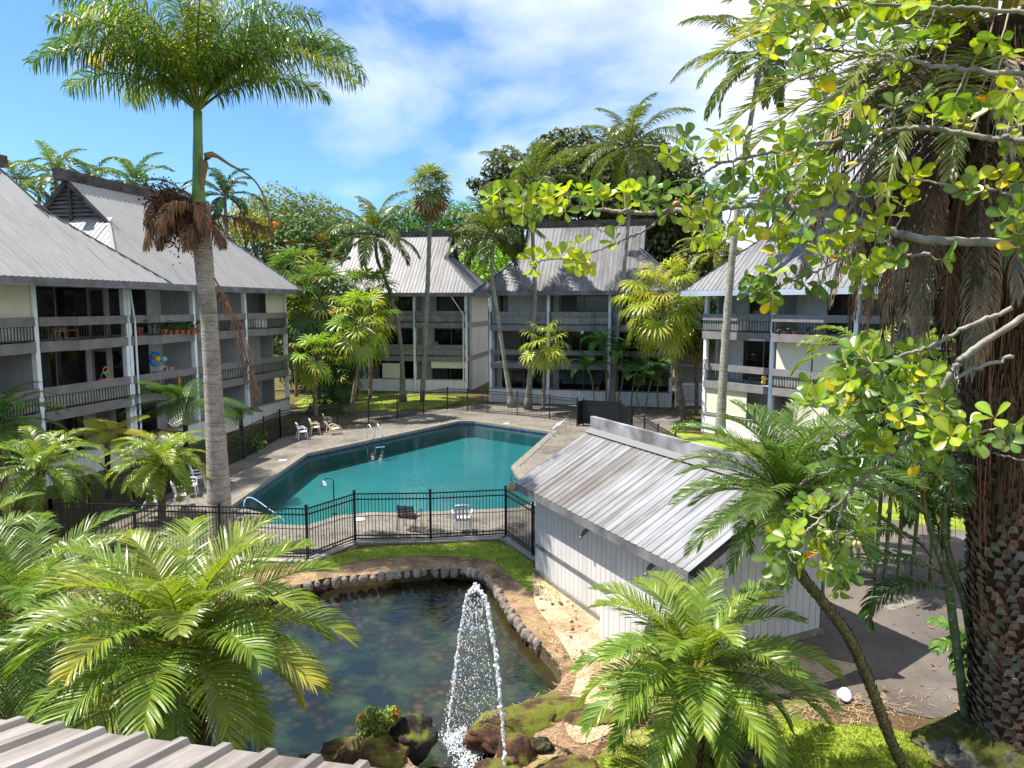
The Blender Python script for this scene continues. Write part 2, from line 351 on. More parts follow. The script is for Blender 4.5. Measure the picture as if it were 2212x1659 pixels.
deck = [(-13.8, 19.9), (-5.6, 19.2), (-4.7, 20.85), (-2.5, 20.9), (-.4, 21.25), (.45, 19.6), (1.2, 18.2), (8, 18), (9.5, 24)] + [tuple(p) for p in FENCE_RIGHT[::-1][:-1]] + [tuple(p) for p in FENCE_GATE[::-1]] + [tuple(p) for p in FENCE_FAR[::-1]] + [(-12.9, 30), (-13.5, 24)]
sheet('pool_deck', deck, M['deck'], .02, [offset(POOL, .35)])
sheet('pool_coping', offset(POOL, .36), M['coping'], .045, [POOL])
# patio joints
mb = MB()
for i in range(len(POOL)):
    a = offset(POOL, .9)[i]; b = offset(POOL, .9)[(i+1) % len(POOL)]
# curb under the near fence
mb = MB(); mb.ribbon([(p[0], p[1]-.12) for p in FENCE_NEAR], -.02, .05, .28); struct('curb', mb, M['curb'])
# pool basin
mb = MB(); n = len(POOL)
for (z0, z1) in ((.04, -.09),):
    mb.add([(x, y, z0) for x, y in POOL]+[(x, y, z1) for x, y in POOL], [(i, (i+1) % n, n+(i+1) % n, n+i) for i in range(n)])
struct('pool_lip', mb, M['coping'])
mb = MB(); mb.add([(x, y, -.09) for x, y in POOL]+[(x, y, -.28) for x, y in POOL], [(i, (i+1) % n, n+(i+1) % n, n+i) for i in range(n)])
struct('pool_tile_band', mb, M['tile'])
mb = MB(); mb.add([(x, y, -.28) for x, y in POOL]+[(x, y, -1.5) for x, y in POOL], [(i, (i+1) % n, n+(i+1) % n, n+i) for i in range(n)])
struct('pool_wall', mb, M['plaster'])
sheet('pool_floor', POOL, M['plaster'], -1.0)
sheet('pool_water', POOL, M['pool_water'], -.16)
# pond basin: rim, sloped sides, bed
pc = (sum(p[0] for p in POND)/len(POND), sum(p[1] for p in POND)/len(POND))
mb = MB(); rings = [(1.0, -.012), (.985, -.3), (.93, -.5), (.8, -.75), (.5, -.95), (.0, -1.0)]; n = len(POND)
vs = []
for k, z in rings: vs += [(pc[0]+(x-pc[0])*k, pc[1]+(y-pc[1])*k, z+(.05*noise.noise(Vector((x*3*k, y*3*k, 0))) if k < .98 else 0)) for x, y in POND]
mb.add(vs, [(r*n+i, r*n+(i+1) % n, (r+1)*n+(i+1) % n, (r+1)*n+i) for r in range(2, len(rings)-1) for i in range(n)])
struct('pond_bed', mb, M['pond_bed'], smooth=True)
mb = MB(); mb.add(vs[:3*n], [(r*n+i, r*n+(i+1) % n, (r+1)*n+(i+1) % n, (r+1)*n+i) for r in range(2) for i in range(n)])
struct('pond_bank', mb, M['wet_soil'], smooth=True)
sheet('pond_water', [(pc[0]+(x-pc[0])*.992, pc[1]+(y-pc[1])*.992) for x, y in POND], M['pond_water'], PONDZ)
def px(l, z=0): return [tuple(P(u, v, z)[:2]) for u, v in l]
bank = px([(640, 1225), (760, 1190), (900, 1183), (1090, 1175), (1160, 1225), (1245, 1330), (1330, 1420), (1380, 1500), (1260, 1640), (1260, 1760), (760, 1760), (100, 1760), (-60, 1560), (80, 1360), (420, 1260)])
sheet('bank_soil', smooth_poly(bank, 2), M['soil'], -.006, [POND])
sheet('grass_strip', smooth_poly(px([(650, 1222), (770, 1183), (930, 1176), (1085, 1168), (1150, 1215), (1200, 1260), (1215, 1310), (1190, 1305), (1120, 1262), (1080, 1220), (1040, 1205), (900, 1200), (760, 1212), (690, 1235)]), 2), M['lawn'], .004)
sheet('sandy_path', smooth_poly(px([(1150, 1215), (1205, 1235), (1300, 1330), (1440, 1440), (1420, 1500), (1330, 1580), (1240, 1620), (1210, 1540), (1250, 1470), (1235, 1420), (1180, 1340), (1150, 1300)]), 2), M['sand'], .008)
sheet('driveway', px([(1480, 1430), (1640, 1480), (1690, 1505), (1850, 1520), (2100, 1570), (2500, 1600), (3200, 1300), (2700, 1120), (2190, 1068), (1960, 1052), (1760, 1035), (1560, 1035), (1500, 1200)]), M['asphalt'], .006)
sheet('concrete_apron', px([(1560, 1450), (1700, 1405), (1870, 1440), (1800, 1470), (1700, 1500), (1610, 1500)]), M['sand'], .014)
sheet('pale_patch', px([(1865, 1295), (1880, 1262), (1955, 1280), (2000, 1298), (1925, 1320)]), M['coping'], .014)
sheet('front_lawn', smooth_poly(px([(1270, 1640), (1400, 1560), (1600, 1545), (1800, 1565), (1990, 1580), (2030, 1680), (1900, 1860), (1200, 1860)]), 2), M['lawn'], .010)
sheet('side_lawn', smooth_poly(px([(1820, 1100), (1960, 1130), (2300, 1180), (2500, 1160), (2300, 1100), (2000, 1075)]), 1), M['lawn'], .014)
sheet('far_lawn', smooth_poly(px([(630, 868), (700, 852), (900, 850), (1010, 858), (960, 880), (900, 884), (760, 890), (650, 886)]), 1), M['lawn'], .006)
sheet('gravel_bed', smooth_poly(px([(640, 925), (660, 890), (960, 888), (1060, 868), (1450, 884), (1500, 905), (1400, 950), (1250, 915), (970, 887), (800, 918)]), 1), M['gravel'], .002)
sheet('right_lawn', smooth_poly(px([(1430, 925), (1520, 940), (1640, 975), (1560, 985), (1470, 950)]), 1), M['lawn'], .006)

# short grass blades on the nearer lawns, one countless mass
random.seed(3)
def inside(p, poly):
    c = False; j = len(poly)-1
    for i in range(len(poly)):
        a = poly[i]; b = poly[j]
        if (a[1] > p[1]) != (b[1] > p[1]) and p[0] < (b[0]-a[0])*(p[1]-a[1])/(b[1]-a[1])+a[0]: c = not c
        j = i
    return c
mb = MB()
for poly, cnt, dens in ((smooth_poly(px([(1270, 1640), (1400, 1560), (1600, 1545), (1800, 1565), (1990, 1580), (2030, 1680), (1900, 1860), (1200, 1860)]), 2), 26000, 1),
                  (smooth_poly(px([(650, 1222), (770, 1183), (930, 1176), (1085, 1168), (1150, 1215), (1200, 1260), (1215, 1310), (1190, 1305), (1120, 1262), (1080, 1220), (1040, 1205), (900, 1200), (760, 1212), (690, 1235)]), 2), 14000, 1),
                  (offset(POND, .42), 6000, 0)):
    xs = [p[0] for p in poly]; ys = [p[1] for p in poly]
    for _ in range(cnt):
        x = random.uniform(min(xs), max(xs)); y = random.uniform(min(ys), max(ys))
        if not inside((x, y), poly): continue
        if dens == 0 and (inside((x, y), POND) or noise.noise(Vector((x*1.7, y*1.7, 3))) < .05): continue
        if dens and noise.noise(Vector((x*1.2, y*1.2, 5))) < -.45: continue
        a = random.uniform(0, 6.28); h = random.uniform(.03, .09); w = .012
        lx, ly = random.uniform(-.05, .05), random.uniform(-.05, .05)
        g = random.uniform(.7, 1.2)
        mb.add([(x-w*math.cos(a), y-w*math.sin(a), -.01), (x+w*math.cos(a), y+w*math.sin(a), -.01), (x+lx, y+ly, h)], [(0, 1, 2)], (.22*g, .3*g, .025))
struct('grass', mb, M['leaf'], 'stuff')
# fallen straw
mb = MB()
for _ in range(1900):
    u = random.gauss(1350, 90); v = random.gauss(1560, 60); p = P(u, v)
    if random.random() < .35: p = P(random.gauss(1800, 110), random.gauss(1530, 22))
    if random.random() < .25: p = P(random.gauss(1230, 40), random.gauss(1380, 60))
    if inside((p.x, p.y), POND): continue
    a = random.uniform(0, 6.28); l = random.uniform(.05, .22); d = Vector((math.cos(a), math.sin(a), random.uniform(-.05, .1)))*l
    s = Vector((-math.sin(a), math.cos(a), 0))*.004; p.z = .025
    c = random.choice([(.42, .33, .22), (.3, .2, .12), (.5, .43, .32)])
    mb.add([p-s, p+s, p+d+s, p+d-s], [(0, 1, 2, 3)], c)
struct('straw_litter', mb, M['dead'], 'stuff')

mb = MB(); random.seed(8)
for _ in range(330):
    u, v = random.choice([(random.uniform(520, 1240), random.uniform(900, 1180)), (random.gauss(1180, 60), random.gauss(900, 8)), (random.uniform(1650, 2100), random.uniform(1200, 1540)), (random.uniform(1150, 1330), random.uniform(1230, 1450)), (random.uniform(600, 1100), random.uniform(895, 960))])
    p = P(u, v)
    if inside((p.x, p.y), POOL) or inside((p.x, p.y), POND): continue
    a = random.uniform(0, 6.28); l = random.uniform(.03, .09); d = Vector((math.cos(a), math.sin(a), 0))*l; t_ = Vector((-math.sin(a), math.cos(a), 0))*l*.45
    p.z = .03; c = random.choice([(.2, .09, .03), (.12, .07, .035), (.3, .17, .06), (.07, .045, .03)])
    mb.add([p-d, p-t_+Vector((0, 0, .008)), p+d, p+t_+Vector((0, 0, .012))], [(0, 1, 2, 3)], c)
struct('leaf_litter', mb, M['dead'], 'stuff')
# ------------------------------------------------------------------ pond edging stones, boulders
random.seed(11)
edge = px([(600, 1282), (640, 1276), (700, 1264), (760, 1256), (830, 1250), (905, 1243), (960, 1239), (1010, 1240), (1050, 1252), (1072, 1278), (1098, 1325), (1133, 1371), (1163, 1400)], -.1)
acc = 0; k = 0; pos = []
for a, b in zip(edge[:-1], edge[1:]):
    a = Vector(a); b = Vector(b); ln = (b-a).length
    while acc < ln: pos.append(a+(b-a)*(acc/ln)); acc += random.uniform(.19, .29)
    acc -= ln
for i, p in enumerate(pos):
    r = random.uniform(.085, .15); mb = MB(); mb.rock((0, 0, 0), r, i+1, (random.uniform(.75, 1.15), random.uniform(.65, .95), random.uniform(.85, 1.35)), 3, amp=.24)
    o = obj('edging_stone', mb, M['cobble'], smooth=True); o.location = (p.x, p.y, -.04)
    o.rotation_euler = (random.uniform(-.25, .25), random.uniform(-.25, .25), random.uniform(0, 3))
    tag(o, 'rounded grey cobble in the row of stones edging the dark pond', 'stone', 'cobbles edging the pond')
def boulder(name, label, u, v, r, sq, mat, seed, z=0, rz=0.):
    p = P(u, v, 0); mb = MB(); mb.rock((0, 0, 0), r, seed, sq, 4)
    o = obj(name, mb, M[mat], smooth=True); o.location = (p.x, p.y, z); o.rotation_euler = (0, 0, rz); return tag(o, label, 'rock')
boulder('lava_boulder', 'dark brown lava boulder right of the small flowering shrub by the pond', 888, 1592, .46, (.85, 1, .8), 'lava_dark', 2, .0)
boulder('lava_boulder', 'red mossy lava boulder below the small flowering shrub', 805, 1640, .52, (1.1, .8, .7), 'lava', 3, -.05)
boulder('lava_boulder', 'low mossy rock at the left foot of the flowering shrub', 755, 1618, .38, (1.2, .9, .6), 'lava', 4, -.1)
boulder('lava_boulder', 'low brown rock by the water left of the shrub and near the metal roof edge', 690, 1640, .3, (1.5, .8, .4), 'lava', 5, -.1)
boulder('lava_boulder', 'long flat red rock topped with moss on the right of the fountain', 1115, 1560, .62, (1.5, .85, .42), 'lava', 6, -.08, .5)
boulder('lava_boulder', 'mossy rock with green crest at the right bank of the pond', 1190, 1530, .5, (1.3, .8, .38), 'lava', 7, -.06, .2)
boulder('lava_boulder', 'flat brown porous rock half sunk in the dry grass', 1270, 1548, .42, (1.3, .8, .32), 'lava', 8, -.04)
boulder('lava_boulder', 'tall green mossy rock just right of the fountain stream', 1120, 1625, .45, (.75, .8, .95), 'lava', 9, -.1)
boulder('lava_boulder', 'small black lava stone lying in the straw beside the mossy rock', 1168, 1617, .17, (1.2, .9, .8), 'lava_dark', 10, .03)
boulder('lava_boulder', 'mossy rock at the bottom edge by the fountain outlet', 1080, 1680, .42, (.9, .9, .7), 'lava', 12, -.05)
boulder('lava_boulder', 'red brown rock at the bottom edge in the dry grass', 1235, 1665, .4, (1.3, .8, .35), 'lava', 13, 0)
boulder('lava_boulder', 'dark rock in shade under the right foreground palm', 1590, 1650, .4, (1, .8, .6), 'lava_dark', 14, 0)
boulder('lava_boulder', 'small black stone beside the red flowering bush stem', 1356, 1552, .17, (1, .9, .9), 'lava_dark', 15, .05)
boulder('lava_boulder', 'wet dark rock beneath the fountain splash', 925, 1668, .32, (1.1, .9, .5), 'lava_dark', 16, -.2)
mb = MB(); pp = P(2112, 1640); mb.rock((0, 0, .05), .98, 21, (1.05, .8, .58), 5, amp=.2)
o = obj('rock_mound', mb, M['lava_pale'], smooth=True); o.location = (pp.x+.35, pp.y+.2, 0); tag(o, 'big pale lichen covered lava rock mound at the foot of the date palm', 'rock')

# ------------------------------------------------------------------ apartment buildings
def corr(mb, O, U, V, N, ua, ub, v0, v1, pitch=.3, h=.03, duv=(0, 0)):
    O = Vector(O); U = Vector(U); V = Vector(V); N = Vector(N)
    us = []
    k = math.floor(ua/pitch)
    while k*pitch < ub:
        for fr, hh in ((0, 0), (.66, 0), (.74, h), (.92, h)):
            u = (k+fr)*pitch
            if ua < u < ub: us.append((u, hh))
        k += 1
    us = [(ua, 0)]+us+[(ub, 0)]
    vs = []; uv = []; fs = []
    for u, hh in us:
        a, b = v0(u), v1(u)
        for t in (a, b): vs.append(O+U*u+V*t+N*hh); uv.append((u+duv[0], t+duv[1]))
    for i in range(len(us)-1):
        if v1(us[i][0])-v0(us[i][0]) < .002 and v1(us[i+1][0])-v0(us[i+1][0]) < .002: continue
        fs.append((2*i, 2*i+2, 2*i+3, 2*i+1))
    mb.add(vs, fs, (1, 1, 1), uv)
ZE, ZG, ZR = 8.22, 11.1, 13.3
FL = [.15, 2.93, 5.72]
def apartment(name, label, org, ang, bays, roofmat, wallmat='board_wall', over=.9, bump_=((.03, .3), (.34, .5), (.97, .5)), roofx=None, spec=None, fascia='fascia', frontover=None, D_=8.6, zlift=0, skip_low=(), sidewin=()):
    b = thing(name, label, 'apartment building', (org[0], org[1], 0), ang)
    LN = sum(bays); spec = spec or {}; ov = over; fo = frontover or over
    xL, xR = roofx if roofx else (-ov, LN+ov)
    rec = 1.9; ze = ZE+zlift; zs = 8.04+zlift
    # core walls
    w = MB(); w.box(0, LN, rec, D_, 0, zs); obj('wall', w, M[wallmat], b)
    edges = [0]
    for q in bays: edges.append(edges[-1]+q)
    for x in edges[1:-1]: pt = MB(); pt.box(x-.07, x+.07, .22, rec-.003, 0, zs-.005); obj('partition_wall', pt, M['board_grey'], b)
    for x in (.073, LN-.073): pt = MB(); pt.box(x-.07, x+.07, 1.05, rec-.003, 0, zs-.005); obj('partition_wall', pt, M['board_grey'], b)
    for (fi_, x) in sidewin:
        q = MB(); q.box(x-.11, x-.075, .55 if x < LN-1 else 1.12, 1.72, FL[fi_]+.1, FL[fi_]+2.15); obj('side_window', q, M['glass'], b)
    for x in edges:
        xx = min(max(x, .11), LN-.11)
        p = MB(); p.box(xx-.1, xx+.1, -.02, .2, 0, zs-.003); obj('post', p, M['post'], b)
    s = MB(); s.box(xL+.05, xR-.05, -fo+.05, D_+ov-.05, zs, zs+.04); obj('soffit', s, M['soffit'], b)
    rng = random.Random(hash(label) % 1000 if False else len(label)*7+int(abs(org[0])*10))
    for fi, zf in enumerate(FL):
        for bi, (xa, xb) in enumerate(zip(edges[:-1], edges[1:])):
            wd = xb-xa; o = spec.get((fi, bi), {})
            x0, x1 = xa+.12, xb-.12
            # sliding door
            da, db = o.get('door', (.05, .82) if (bi % 2 == 0) else (.14, .95)); dh = 2.2
            X0, X1 = x0+wd*da, x0+(x1-x0)*db
            zz = zf+.06
            d = MB(); d.box(X0, X1, rec-.05, rec-.01, zz, zz+dh); dr = obj('sliding_door', d, M['glass'], b)
            f = MB(); t = .05
            f.box(X0-t, X0, rec-.08, rec-.003, zz, zz+dh); f.box(X1, X1+t, rec-.08, rec-.003, zz, zz+dh)
            f.box(X0-t, X1+t, rec-.083, rec-.003, zz+dh, zz+dh+t)
            f.box((X0+X1)/2-.03, (X0+X1)/2+.03, rec-.085, rec-.051, zz, zz+dh-.002); obj('frame', f, M['dark_board'], dr)
            if o.get('curtain', rng.random() < .4):
                c = MB(); n = 16; cx0 = X0+.08; cx1 = X0+(X1-X0)*rng.uniform(.3, .48)
                vs = []
                for i in range(n+1):
                    xx = cx0+(cx1-cx0)*i/n; yy = rec-.09-.02*(i % 2)
                    vs += [(xx, yy, zz+.06), (xx, yy, zz+dh-.05)]
                c.add(vs, [(2*i, 2*i+2, 2*i+3, 2*i+1) for i in range(n)], rng.choice([(.05, .06, .07), (.1, .095, .08), (.03, .03, .03)]))
                obj('curtain', c, M['item'], dr)
            if o.get('window', False):
                wx0, wx1 = o['window']; wz = zf+.95
                g = MB(); g.box(x0+wd*wx0, x0+wd*wx1, rec-.045, rec-.012, wz, wz+1.1); gg = obj('window', g, M['glass'], b)
            if fi > 0:
                bp = o.get('bump', bump_)
                pl = [(x0+.0, -.05)]+[(x0+(x1-x0)*q, -y_) for q, y_ in bp]+[(x1, -.05 if bp and bp[-1][0] < .9 else -(bp[-1][1] if bp else .05))]
                if not bp: pl = [(x0, -.05), (x1, -.05)]
                # slab polygon extruded
                sl = MB(); top = [(x, y+.06) for x, y in pl]+[(x1, rec-.006), (x0, rec-.006)]
                n = len(top); z0_, z1_ = zf-.16, zf+.0
                sl.add([(x, y, z0_) for x, y in top]+[(x, y, z1_) for x, y in top], [tuple(range(n))[::-1], tuple(range(n, 2*n))]+[(i, (i+1) % n, n+(i+1) % n, n+i) for i in range(n)])
                bal = obj('balcony', sl, M['soffit'], b)
                e = MB(); e.ribbon(pl, zf-.36, zf+.05, .06); obj('slab_edge', e, M['dark_board'], bal)
                r = MB(); hi, lo = (1.02, .66); r.ribbon([(x, y-.004) for x, y in pl], zf+lo, zf+hi, .07)
                if len(pl) > 2: r.beam((pl[-1][0], pl[-1][1], zf+(lo+hi)/2), (pl[-1][0], .1, zf+(lo+hi)/2), .05, hi-lo)
                obj('railing_board', r, M['dark_board'], bal)
                ba = MB()
                for a_, b_ in zip(pl[:-1], pl[1:]):
                    a3 = Vector((*a_, 0)); b3 = Vector((*b_, 0)); ln = (b3-a3).length; k = max(1, int(ln/.16))
                    for i in range(k):
                        q = a3+(b3-a3)*((i+.5)/k); ba.box(q.x-.012, q.x+.012, q.y-.012, q.y+.012, zf+.1, zf+lo+.01)
                    ba.beam((a3.x, a3.y, zf+.13), (b3.x, b3.y, zf+.13), .03, .03)
                obj('balusters', ba, M['black'], bal)
                if o.get('screen', 0):
                    q = MB(); q.ribbon([(x, y+.045) for x, y in pl], zf+.1, zf+.64, .01); obj('screen_panel', q, M['screen'], bal)
            elif bi not in skip_low:
                q = MB(); q.box(x0, x1, -.06, .06, 0, 1.02)
                lw = obj('low_wall', q, M['board_bright'], b); c = MB(); c.box(x0-.02, x1+.02, -.1, .1, 1.023, 1.1); obj('cap', c, M['dark_board'], lw)
            if 'blind' in o:
                for (ba_, bb_, za, zb) in o['blind']:
                    q = MB(); zc = zf+2.42; q.box(x0+(x1-x0)*ba_, x0+(x1-x0)*bb_, .06, .085, zf+za, zf+zb); obj('roller_blind', q, M['cream'], b)
    # end-wall bands
    for z in FL[1:]:
        for xa_, xb_ in ((LN+.003, LN+.06), (-.06, -.003)): q = MB(); q.box(xa_, xb_, .22, D_, z-.36, z+.05); obj('floor_band', q, M['dark_board'], b)
    # roof
    RUN = D_/2+ov; y0 = -fo; yr = D_/2; runf = yr-y0; rise = ZR-ZE
    def prof(run):
        S = math.hypot(run, rise); return S, (run/S, rise/S)
    r = MB(); ins = 3.1
    tg = (ZG-ZE)/rise
    S, (cy, sz) = prof(runf); yg = y0+runf*tg
    v1 = lambda u: S if ins-.01 <= u <= (xR-xL)-ins+.01 else max(0., min(u, (xR-xL)-u)/ins*S*tg)
    corr(r, (xL, y0, ze), (1, 0, 0), (0, cy, sz), (0, -sz, cy), 0, ins, lambda u: 0, lambda u: u/ins*S*tg)
    corr(r, (xL, y0, ze), (1, 0, 0), (0, cy, sz), (0, -sz, cy), ins, xR-xL-ins, lambda u: 0, lambda u: S)
    corr(r, (xL, y0, ze), (1, 0, 0), (0, cy, sz), (0, -sz, cy), xR-xL-ins, xR-xL, lambda u: 0, lambda u: (xR-xL-u)/ins*S*tg)
    yb = D_+ov; runb = yb-yr; Sb, (cb, sb) = prof(runb)
    corr(r, (xR, yb, ze), (-1, 0, 0), (0, -cb, sb), (0, sb, cb), 0, ins, lambda u: 0, lambda u: u/ins*Sb*tg, .6)
    corr(r, (xR, yb, ze), (-1, 0, 0), (0, -cb, sb), (0, sb, cb), ins, xR-xL-ins, lambda u: 0, lambda u: Sb, .6)
    corr(r, (xR, yb, ze), (-1, 0, 0), (0, -cb, sb), (0, sb, cb), xR-xL-ins, xR-xL, lambda u: 0, lambda u: (xR-xL-u)/ins*Sb*tg, .6)
    ybg = yb-runb*tg; Sh = math.hypot(ins, ZG-ZE); ch, sh = ins/Sh, (ZG-ZE)/Sh
    W_ = yb-y0; ga = yg-y0; gb = yb-ybg
    def hv(u, ext=0):
        if u < ga: return u/ga*Sh
        if u > W_-gb: return (W_-u)/gb*Sh
        return Sh+.45*Sh/ins
    for segs in ((0, ga), (ga, W_-gb), (W_-gb, W_)):
        f1 = (lambda u: Sh+.5) if segs[0] == ga else (lambda u: min(hv(u), Sh))
        corr(r, (xR, y0, ze), (0, 1, 0), (-ch, 0, sh), (sh, 0, ch), segs[0], segs[1], lambda u: 0, f1, .3, .03, (3, 5))
        corr(r, (xL, yb, ze), (0, -1, 0), (ch, 0, sh), (-sh, 0, ch), W_-segs[1], W_-segs[0], lambda u: 0, (lambda u: f1(W_-u)), .3, .03, (9, 2))
    ro = obj('roof', r, M[roofmat], b)
    # hip caps
    for xx, dx in ((xL, 1), (xR, -1)):
        for ya_, yb2 in ((y0, yg), (yb, ybg)): hc = MB(); hc.beam((xx, ya_, ze+.03), (xx+dx*ins, yb2, ZG+zlift+.03), .16, .04); obj('hip_cap', hc, M[roofmat], ro)
    q = MB(); q.box(xL, xR, y0-.12, y0-.005, ze-.2, ze-.01); q.box(xL-.02, xR+.02, y0-.135, y0-.0, ze-.31, ze-.205)
    q.box(xL-.11, xL-.005, y0, yb, ze-.22, ze-.01); q.box(xR+.005, xR+.11, y0, yb, ze-.22, ze-.01); q.box(xL, xR, yb+.005, yb+.12, ze-.2, ze-.01)
    obj('eave_fascia', q, M[fascia], b)
    zr = ZR+zlift; zg = ZG+zlift
    q = MB(); q.box(xL+ins-.55, xR-ins+.55, yr-.17, yr+.17, zr-.12, zr+.38); obj('ridge_beam', q, M['ridge'], b)
    for xx, dx in ((xL+ins, 1), (xR-ins, -1)):
        gx = xx+dx*.35; g = MB()
        g.add([(gx, yg, zg), (gx, ybg, zg), (gx, yr, zr-.1), (gx+dx*.1, yg, zg), (gx+dx*.1, ybg, zg), (gx+dx*.1, yr, zr-.1)], [(0, 1, 2), (3, 5, 4)], (.03, .03, .03))
        gv = obj('gable_vent', g, M['ridge'], b)
        lv = MB()
        for i in range(10):
            z = zg+.1+i*.2; hw = (1-(z-zg)/(zr-zg)); ya = yr-(yr-yg)*hw; yb_ = yr+(ybg-yr)*hw
            if yb_-ya < .3: break
            lv.beam((gx-dx*.06, ya+.05, z), (gx-dx*.06, yb_-.05, z), .03, .12, up=(dx*.8, 0, 1))
        obj('louvre', lv, M['fascia'], gv)
        st = MB(); st.box(min(gx-dx*.1, gx-dx*.18), max(gx-dx*.1, gx-dx*.18), yr-.08, yr+.08, zg, zr-.1); obj('centre_stud', st, M['ridge'], gv)
        rk = MB(); rk.beam((xx+dx*.04, yg-.05, zg-.08), (xx+dx*.04, yr, zr-.1), .05, .22); rk.beam((xx+dx*.04, ybg+.05, zg-.08), (xx+dx*.04, yr, zr-.1), .05, .22); obj('rake_board', rk, M['ridge'], b)
    b['_LN'] = LN
    return b
def world_of(b, x, y, z):
    a = b.rotation_euler.z; l = b.location
    return Vector((l.x+x*math.cos(a)-y*math.sin(a), l.y+x*math.sin(a)+y*math.cos(a), z))
B4 = [4.87]*3
dirB = math.atan2(.982, .190)
B1 = apartment('apartment_building', 'nearest grey roofed apartment block at the left edge with cluttered dark balconies', (-20.5, 18.0), dirB, [5, 5, 5], 'roof_clean', roofx=(-3, 15.9), frontover=1.7,
    bump_=((.2, .05), (.29, .5)), spec={(2, 2): dict(door=(.2, .96), curtain=False), (1, 2): dict(door=(.2, .9), screen=1, bump=(), curtain=True), (2, 1): dict(blind=[(.55, 1, .95, 2.4)], screen=1), (0, 1): {}, (1, 1): dict(screen=1)}, D_=8.6, sidewin=((2, 14.92), (1, 14.92)))
B2 = apartment('apartment_building', 'left row apartment block with long dark ridge beam behind the thick royal palm trunk', (-17.65, 32.75), dirB, B4, 'roof_clean', roofx=(-1.5, 15.1),
    bump_=((.2, .05), (.29, .5)), spec={(2, 0): dict(door=(.1, .75), curtain=False), (1, 0): dict(door=(.1, .75), bump=()), (1, 1): dict(door=(.0, .3), screen=1, bump=()), (2, 1): dict(door=(.0, .3)), (2, 2): dict(door=(.05, .4), screen=1, blind=[(.5, .95, 1.0, 2.38)]), (1, 2): dict(door=(.05, .42), screen=1, bump=()), (0, 2): dict(door=(.05, .42)), (0, 1): dict(door=(.05, .4))})
dir3 = math.atan2(-.17, .985)
B3 = apartment('apartment_building', 'far apartment block left of centre behind the leaning coconut palm', (-17.0, 60.8), dir3, [4.5]*3, 'roof_old',
    bump_=((.05, .5), (.72, .5), (.8, .05)), spec={(2, 2): dict(screen=1, door=(.3, .95), curtain=True), (1, 2): dict(screen=1, door=(.25, .95), bump=()), (1, 1): dict(screen=1, bump=()), (0, 1): dict(blind=[(.35, .78, .95, 2.2)]), (0, 2): dict(blind=[(.3, .98, 1.85, 2.4)], door=(.2, .95)), (2, 1): dict(screen=1)})
dir4 = math.atan2(-.225, .974)
B5 = apartment('apartment_building', 'far central apartment block with broad weathered roof facing the pool', (-1.7, 52.9), dir4, [4.45]*3, 'roof_old',
    bump_=((.05, .5), (.72, .5), (.8, .05)), spec={(2, 0): dict(screen=1, door=(.05, .2), curtain=False), (2, 1): dict(screen=1, door=(.1, .97)), (2, 2): dict(screen=0, door=(.1, .8)), (1, 0): dict(door=(.06, .95), bump=()), (1, 1): dict(bump=(), door=(.05, .9)), (1, 2): dict(bump=()), (0, 1): dict(door=(.1, .98)), (0, 2): dict(door=(.1, .95)), (0, 0): dict(door=(.1, .9))})
dir5 = math.atan2(-.82, .572)
B6 = apartment('apartment_building', 'right hand apartment block with cream blinds behind the pale palm trunk', (10.9, 40.4), dir5, [4.45]*4, 'roof_old', fascia='fascia_light', zlift=-.2,
    bump_=((.05, .5), (.6, .5), (.68, .05)), spec={(2, 0): dict(screen=1, door=(.35, .95), curtain=False), (2, 1): dict(door=(.4, .95), curtain=False, bump=((.05, .5), (.72, .5), (.8, .05)), blind=[(.02, .98, 2.02, 2.42)]), (1, 0): dict(door=(.28, .92), curtain=False, bump=()), (1, 1): dict(screen=1, bump=(), blind=[(.03, .5, .9, 2.38), (.52, .98, .9, 2.38)]), (0, 0): dict(blind=[(.02, .68, 1.0, 2.4)], door=(.7, .98)), (2, 2): dict(blind=[(.02, .98, 1.75, 2.42)], bump=()), (2, 3): dict(bump=()), (0, 1): dict(blind=[(.3, .98, 1.0, 2.4)])})
# downpipes on posts
for b, xx, lb in ((B2, .3, 0), (B3, 13.2, 1), (B6, 17.5, 2)):
    q = MB(); q.tube([(xx-1.2 if lb == 0 else xx-.9, -.9, 8.1), (xx, -.12, 6.5), (xx, -.12, .2)], .045, 8); obj('downpipe', q, M['post'], b)
# side wing beyond the central block with railed stair and white gate
g = thing('stair_wing', 'shaded stair wing with railings right of the central block', 'building', (*world_of(B5, 13.9, 2.5, 0)[:2], 0), dir4)
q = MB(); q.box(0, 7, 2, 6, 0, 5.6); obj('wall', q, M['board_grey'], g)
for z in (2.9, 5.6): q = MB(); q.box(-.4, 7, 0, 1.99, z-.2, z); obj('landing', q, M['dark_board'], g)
q = MB()
for z in (2.9,):
    for i in range(9): q.beam((-.3, .05, z+.15+i*.11), (6.9, .05, z+.15+i*.11), .03, .03)
obj('railing', q, M['black'], g)
gt = thing('picket_gate', 'pale grey picket gate between the central and right blocks', 'gate', (*P(1462, 880)[:2], 0), R(-5))
q = MB()
for i in range(22): q.box(i*.085*1.05, i*.085*1.05+.035, 0, .03, .1, 1.75)
obj('pickets', q, M['post'], gt); q = MB(); q.box(-.05, 1.95, -.025, -.002, .2, .28); q.box(-.05, 1.95, -.025, -.002, 1.62, 1.7); obj('rail', q, M['post'], gt)
q = MB(); q.box(-.15, -.06, -.03, .06, 0, 1.85); q.box(1.97, 2.06, -.03, .06, 0, 1.85); obj('gate_post', q, M['post'], gt)

